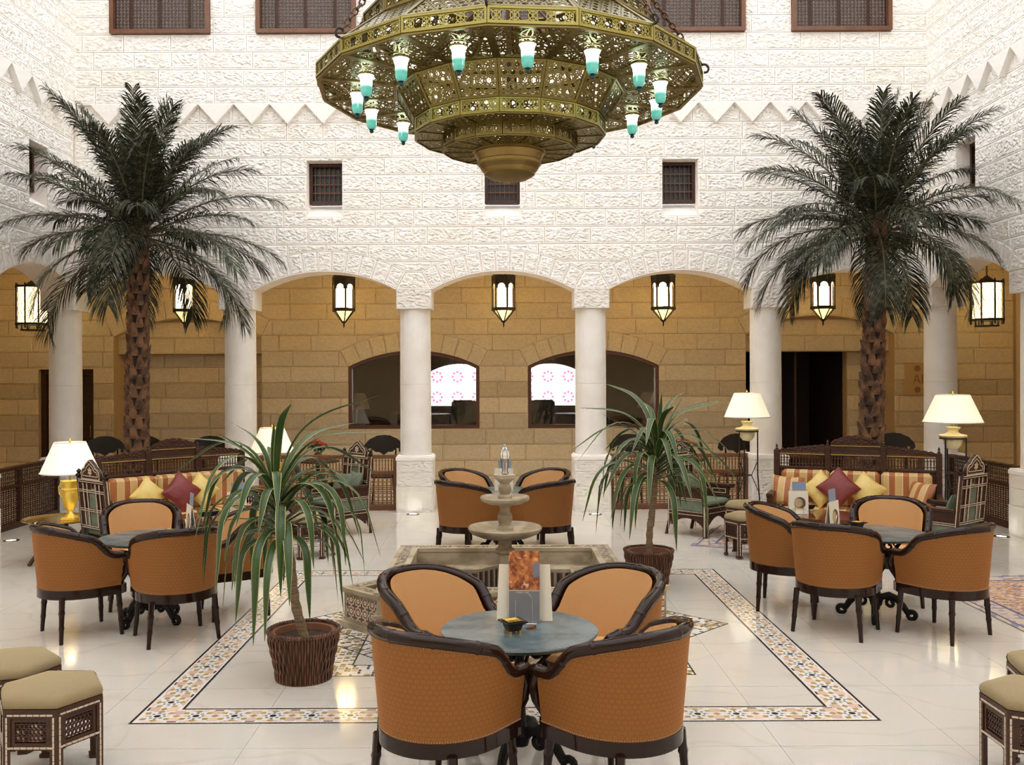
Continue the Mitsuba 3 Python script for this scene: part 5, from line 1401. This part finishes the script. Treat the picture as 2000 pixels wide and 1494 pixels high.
def tier(name, ra, za, rb, zb, pat, edge, mat, th=.004, eth=.02, frame_mat=None):
    M_, wa, wb, H = panel_frame(ra, za, rb, zb)
    P_ = sg.Polygon([(-wa / 2, 0), (wa / 2, 0), (wb / 2, H), (-wb / 2, H)])
    inner = P_.buffer(-edge, join_style=2)
    lat = pat(wa, wb, H).intersection(inner.buffer(.002))
    lm = mikit.ply(prism(lat, -th / 2, th / 2), mat); fm = mikit.ply(prism(P_.difference(inner), -eth / 2, eth / 2), frame_mat or mat)
    for k in range(NS):
        A = RZ(360 / NS * k) @ M_
        f = ch.add(name, None, None, share=fm, Mx=A)
        ch.add('fretwork', None, None, share=lm, parent=f, Mx=A)
R1, R2, R3, R4, R5 = 1.558, .933, .78, .55, .30
zA = CZ0
tier('rim_panel', R1, zA + .005, R1, zA + .12, crosses, .016, 'brass_band')
tier('soffit_panel', R1, zA, R2, zA - .005, scrolls, .028, 'brass_old')
tier('drum_panel', R2, zA - .005, R3 + .01, zA - .245, circles, .020, 'brass_old')
tier('band_panel', R3, zA - .36, R3, zA - .245, crosses, .018, 'brass_band')
tier('lower_soffit_panel', R3, zA - .36, R4, zA - .365, lambda a, b, h: circles(a, b, h, .055, .038, .0055), .012, 'brass_old')
tier('lower_band_panel', R4, zA - .465, R4, zA - .365, crosses, .020, 'brass_old')
tier('base_panel', R4, zA - .465, R5, zA - .47, lambda a, b, h: circles(a, b, h, .055, .038, .006), .010, 'brass_old')
tier('upper_cone_panel', R1 - .01, zA + .12, 1.19, zA + .40, scrolls_small := (lambda a, b, h: circles(a, b, h, .085, .058, .0075)), .022, 'brass_old')
tier('upper_rim_panel', 1.19, zA + .40, 1.19, zA + .54, crosses, .018, 'brass_old')
tier('upper_cone_panel', 1.18, zA + .54, .70, zA + .86, lambda a, b, h: circles(a, b, h, .085, .058, .0075), .022, 'brass_old')
ch.add('bowl', lathe([(.30, zA - .455), (.31, zA - .47), (.285, zA - .485), (.288, zA - .50), (.27, zA - .53), (.255, zA - .555), (.262, zA - .562), (.262, zA - .585), (.25, zA - .592), (.225, zA - .635), (.205, zA - .655), (.208, zA - .665), (.15, zA - .70), (.08, zA - .715), (.0, zA - .72)], 48), 'brass_bowl', 30)
pr('brass_bowl', lambda p, n, uv: mix((.20, .135, .045), (.36, .25, .085), sst(.45, .55, N(p.z * 28, .3, .7)) * .8 + .2 * N(p.x * 40, p.y * 40, p.z * 40)), 0.4, metallic=0.9)
ch.add('suspension_rod', tube([(0, 0, zA - .45), (0, 0, 9.4)], .022, 8), 'chain_metal')
for k in range(16):
    a = CA[k]
    st = tube([(R2 * math.cos(a), R2 * math.sin(a), zA), (.05 * math.cos(a), .05 * math.sin(a), zA + .9)], .012, 5)
    if k % 2 == 0:
        ch.add('brace', st, 'chain_metal')
        p0 = np.array([(R1 + .02) * math.cos(a), (R1 + .02) * math.sin(a), zA + .15]); p1 = np.array([0, 0, zA + 2.35]); d = p1 - p0; l = np.linalg.norm(d); d /= l
        A = np.eye(4); x = np.cross([0, 0, 1.0], d); x /= np.linalg.norm(x); A[:3, 0] = x; A[:3, 1] = np.cross(d, x); A[:3, 2] = d; A[:3, 3] = p0
        c = ch.add('chain', xf(chain(.03, l, .034, .0075), A), 'chain_metal')
        ch.add('hook', xf(tube([(0, .03 * math.cos(t_), .0 + .035 * math.sin(t_)) for t_ in np.linspace(-2.4, 2.2, 14)], .0095, 6), A), 'iron_lamp', parent=c)
# hanging glass lamps
GP = [(.03, .012), (.040, .02), (.052, .05), (.055, .10), (.056, .145), (.060, .17), (.075, .20)]
def glass(lo, hi, n=20):
    pr_ = [p for p in GP if lo - 1e-6 <= p[1] <= hi + 1e-6]
    return out(lathe(pr_, n))
gl = []
zsG = np.array([p[1] for p in GP]); rsG = np.array([p[0] for p in GP])
zz = np.linspace(.012, .20, 16); body = lathe([(float(np.interp(z, zsG, rsG)), z) for z in zz], 20); body = out(body)
bz = np.array(body.vertices)[:, 2]
kk = smooth01(.085, .175, bz)[:, None]
colr = np.array([.10, .42, .33]) * (1 - kk) * (.55 + .45 * smooth01(.0, .06, bz)[:, None]) + np.array([5.2, 6.4, 5.4]) * kk
lampd = mikit.ply(body, 'teal_glass', False, color=colr)
lampd['emitter'] = {'type': 'area', 'radiance': {'type': 'mesh_attribute', 'name': 'vertex_color'}}
knob = mikit.ply(lathe([(.008, -.025), (.02, -.018), (.022, -.005), (.014, .004), (.03, .012)], 12), 'teal_dark', 40)
cup = mikit.ply(cat([lathe([(.076, .196), (.082, .203), (.07, .206)], 20, caps=False), lathe([(.02, .205), (.022, .23)], 10)]), 'brass_band', 40)
for k in range(NS):
    a = CA[k] + PI / NS; A = TR(1.235 * math.cos(a), 1.235 * math.sin(a), zA - .20) @ RZ(math.degrees(a)) @ SC(.82, .82, .88)
    g = ch.add('glass_lamp', None, None, share=lampd, Mx=A)
    ch.add('knob', None, None, share=knob, parent=g, Mx=A); ch.add('collar', None, None, share=cup, parent=g, Mx=A)
place(ch, 'chandelier', TR(CX, CY, 0), 'huge tiered pierced brass chandelier with green glass lamps hanging over the fountain', 'chandelier')

# ------------------------------------------------------------------ gallery furniture behind the balustrades
gc = Tm()
seat = lathe([(.05, .44), (.20, .44), (.215, .45), (.215, .465), (.20, .475), (.05, .478)], 28)
gc.add('seat', seat, 'wood_black', 40)
ear = [(-.30, .96), (-.31, .90), (-.27, .855), (-.235, .87), (-.25, .91), (-.20, .92), (-.13, .86), (-.07, .86), (0, .815), (.07, .86), (.13, .86), (.20, .92), (.25, .91), (.235, .87), (.27, .855), (.31, .90), (.30, .96), (.22, 1.05), (.10, 1.105), (0, 1.115), (-.10, 1.105), (-.22, 1.05)]
gc.add('backrest', xf(prism(sg.Polygon(ear).buffer(.012).buffer(-.006), .17, .19), UP), 'wood_black')
for s in (-1, 1):
    gc.add('back_post', tube([(s * .17, -.15, .45), (s * .19, -.18, .9)], .014, 6), 'wood_black')
    gc.add('leg', tube([(s * .15, -.15, .44), (s * .19, -.19, 0)], .015, 6), 'wood_black'); gc.add('leg', tube([(s * .15, .15, .44), (s * .18, .18, 0)], .015, 6), 'wood_black')
for x, y, d, w in ((-1.83, 15.0, 8, 'left of the fountain'), (2.1, 15.0, -12, 'behind the right yucca'), (3.72, 15.0, 10, 'beside the right iron tripod lamp'), (-6.28, 15.0, 25, 'left of the left palm trunk'), (-4.55, 15.0, 5, 'right of the left palm trunk'), (-3.75, 15.2, 180, 'behind the left table lamp'), (6.28, 15.0, -20, 'behind the right sofa'), (-5.52, 15.05, -12, 'behind the left palm trunk')):
    place(gc, 'gallery_chair', TR(x, y, 0) @ RZ(d), 'black chair with wide curled back behind the balustrade, ' + w, 'chair', 'black chairs in the gallery')
gt = Tm()
gt.add('table_top', lathe([(.02, .66), (.33, .66), (.34, .67), (.33, .685), (.02, .685)], 32), 'wood_black', 40)
gt.add('column', lathe([(.03, .05), (.03, .66)], 10), 'wood_black'); gt.add('base', lathe([(.2, 0), (.21, .02), (.03, .06)], 20), 'wood_black')
pot = Tm()
pot.add('pot', lathe([(.05, 0), (.065, .1), (.07, .115), (.06, .115), (.055, .1), (.01, .1)], 16), 'silver', 40)
r = random.Random(4)
stems, gls, rds = [], [], []
def leafp(p, az, el, l, w):
    d = np.array([math.cos(el) * math.cos(az), math.cos(el) * math.sin(az), math.sin(el)]); s = np.array([-math.sin(az), math.cos(az), 0]); p = np.array(p)
    return tm([p, p + d * l * .5 + s * w, p + d * l + np.array([0, 0, -.3 * l]), p + d * l * .5 - s * w, p + d * l * .5 + np.array([0, 0, .012])], [(0, 1, 4), (1, 2, 4), (2, 3, 4), (3, 0, 4)])
for k in range(7):
    a = k * 2.4; tip = np.array([.11 * math.cos(a) * (k > 0), .11 * math.sin(a) * (k > 0), .25 + .05 * r.random()])
    stems.append(tube([(0, 0, .09), tip * .6, tip], .005, 4))
    for j in range(6): gls.append(leafp(tip + [0, 0, -.05], a + j * 1.05, r.uniform(-.4, .2), r.uniform(.10, .15), .03))
    for j in range(7): rds.append(leafp(tip, j * .9, r.uniform(.0, .5), r.uniform(.07, .10), .022))
pot.add('stems', cat(stems), 'poinsettia_green'); pot.add('leaves', cat(gls), 'poinsettia_green', kind='stuff'); pot.add('red_bracts', cat(rds), 'poinsettia_red', kind='stuff')
for x, y, w in ((-2.92, 15.25, 'above the left inlaid armchair'), (3.0, 15.25, 'behind the right yucca'), (-5.02, 16.05, 'behind the carved crest of the left sofa'), (6.0, 15.5, 'left of the right palm trunk')):
    place(gt, 'gallery_table', TR(x, y, 0), 'small round black table behind the balustrade, ' + w, 'table', 'small tables in the gallery')
    place(pot, 'poinsettia', TR(x, y, .685), 'red poinsettia in a small pot ' + w, 'potted plant', 'poinsettias in the gallery')

sgn = Tm()
sgn.add('board', box(0, .94, -.02, 0, 0, .58, .004), 'sign_board')
sgn.add('lettering', xf(meshkit.text_mesh('AL', .15, .006), TR(.14, -.02, .215) @ RX(90)), 'sign_text')
for z in (.10, .48):
    for x in (.22, .47, .72): sgn.add('dot', xf(prism(sg.Point(x, z).buffer(.055, quad_segs=4), .02, .024), UP), 'sign_text')
place(sgn, 'wall_sign', TR(7.29, YG - .002, 1.66), 'tan plaque with letters AL half hidden behind the right corner column', 'sign')
one('light_switch', box(3.32, 3.40, YG - .022, YG - .001, 1.14, 1.26, .004), 'card_cream', 'small pale switch plate on the gallery wall right of the right window', 'switch')

# dining room beyond the arched windows
dc = Tm()
dc.add('draped_cover', cat([box(-.24, .24, -.28, -.18, .45, 1.05, .05), box(-.25, .25, -.26, .24, .0, .48, .05)]), 'cloth_dark')
dc.add('back_swag', hull([(-.25, -.30, .62), (.25, -.30, .62), (-.2, -.33, .1), (.2, -.33, .1), (0, -.28, .9)]), 'cloth_dark')
dt = Tm()
dt.add('table_top', lathe([(.02, .72), (.55, .72), (.55, .74), (.02, .74)], 32), 'wood_dark')
dt.add('tablecloth', lathe([(.56, .745), (.57, .72), (.62, .35), (.60, .32)], 32, caps=False), 'cloth_dark'); dt.add('column', lathe([(.05, 0), (.05, .72)], 10), 'wood_dark')
for x, y, w in ((-.8, 19.4, 'left window'), (1.0, 19.4, 'right window')):
    s_ = 1 if x < 0 else -1
    place(dt, 'dining_table', TR(x - s_ * .75, y + .5, .5), 'dark covered dining table seen through the %s' % w, 'table')
    place(dc, 'dining_chair', TR(x, y, .5) @ RZ(20 * s_), 'dining chair under a dark draped cover seen through the %s' % w, 'chair')
    place(dc, 'dining_chair', TR(x + s_ * .45, y - .5, .5) @ RZ(-60 * s_), 'dining chair under a dark cover, half hidden by the frame of the %s' % w, 'chair')
for x, w in ((-2.75, 'left'), (2.95, 'right')):
    t = Tm(); t.add('lamp_shade', shade(.27, .17, 1.12, 1.42), 'room_tan', 50); t.add('stem', lathe([(.10, .74), (.03, .78), (.03, 1.3)], 12), 'brass_old', 40)
    k = place(t, 'table_lamp', TR(x, 18.2, .3), 'unlit lamp with dull shade seen through the %s arched window' % w, 'lamp')
    t2 = Tm(); t2.add('table_top', box(-.3, .3, -.3, .3, .70, .74), 'wood_dark')
    for a in (-1, 1):
        for b in (-1, 1): t2.add('leg', box(a * .26 - .02, a * .26 + .02, b * .26 - .02, b * .26 + .02, .2, .7), 'wood_dark')
    place(t2, 'side_table', TR(x, 18.2, .3), 'dark side table under the lamp seen through the %s arched window' % w, 'table')
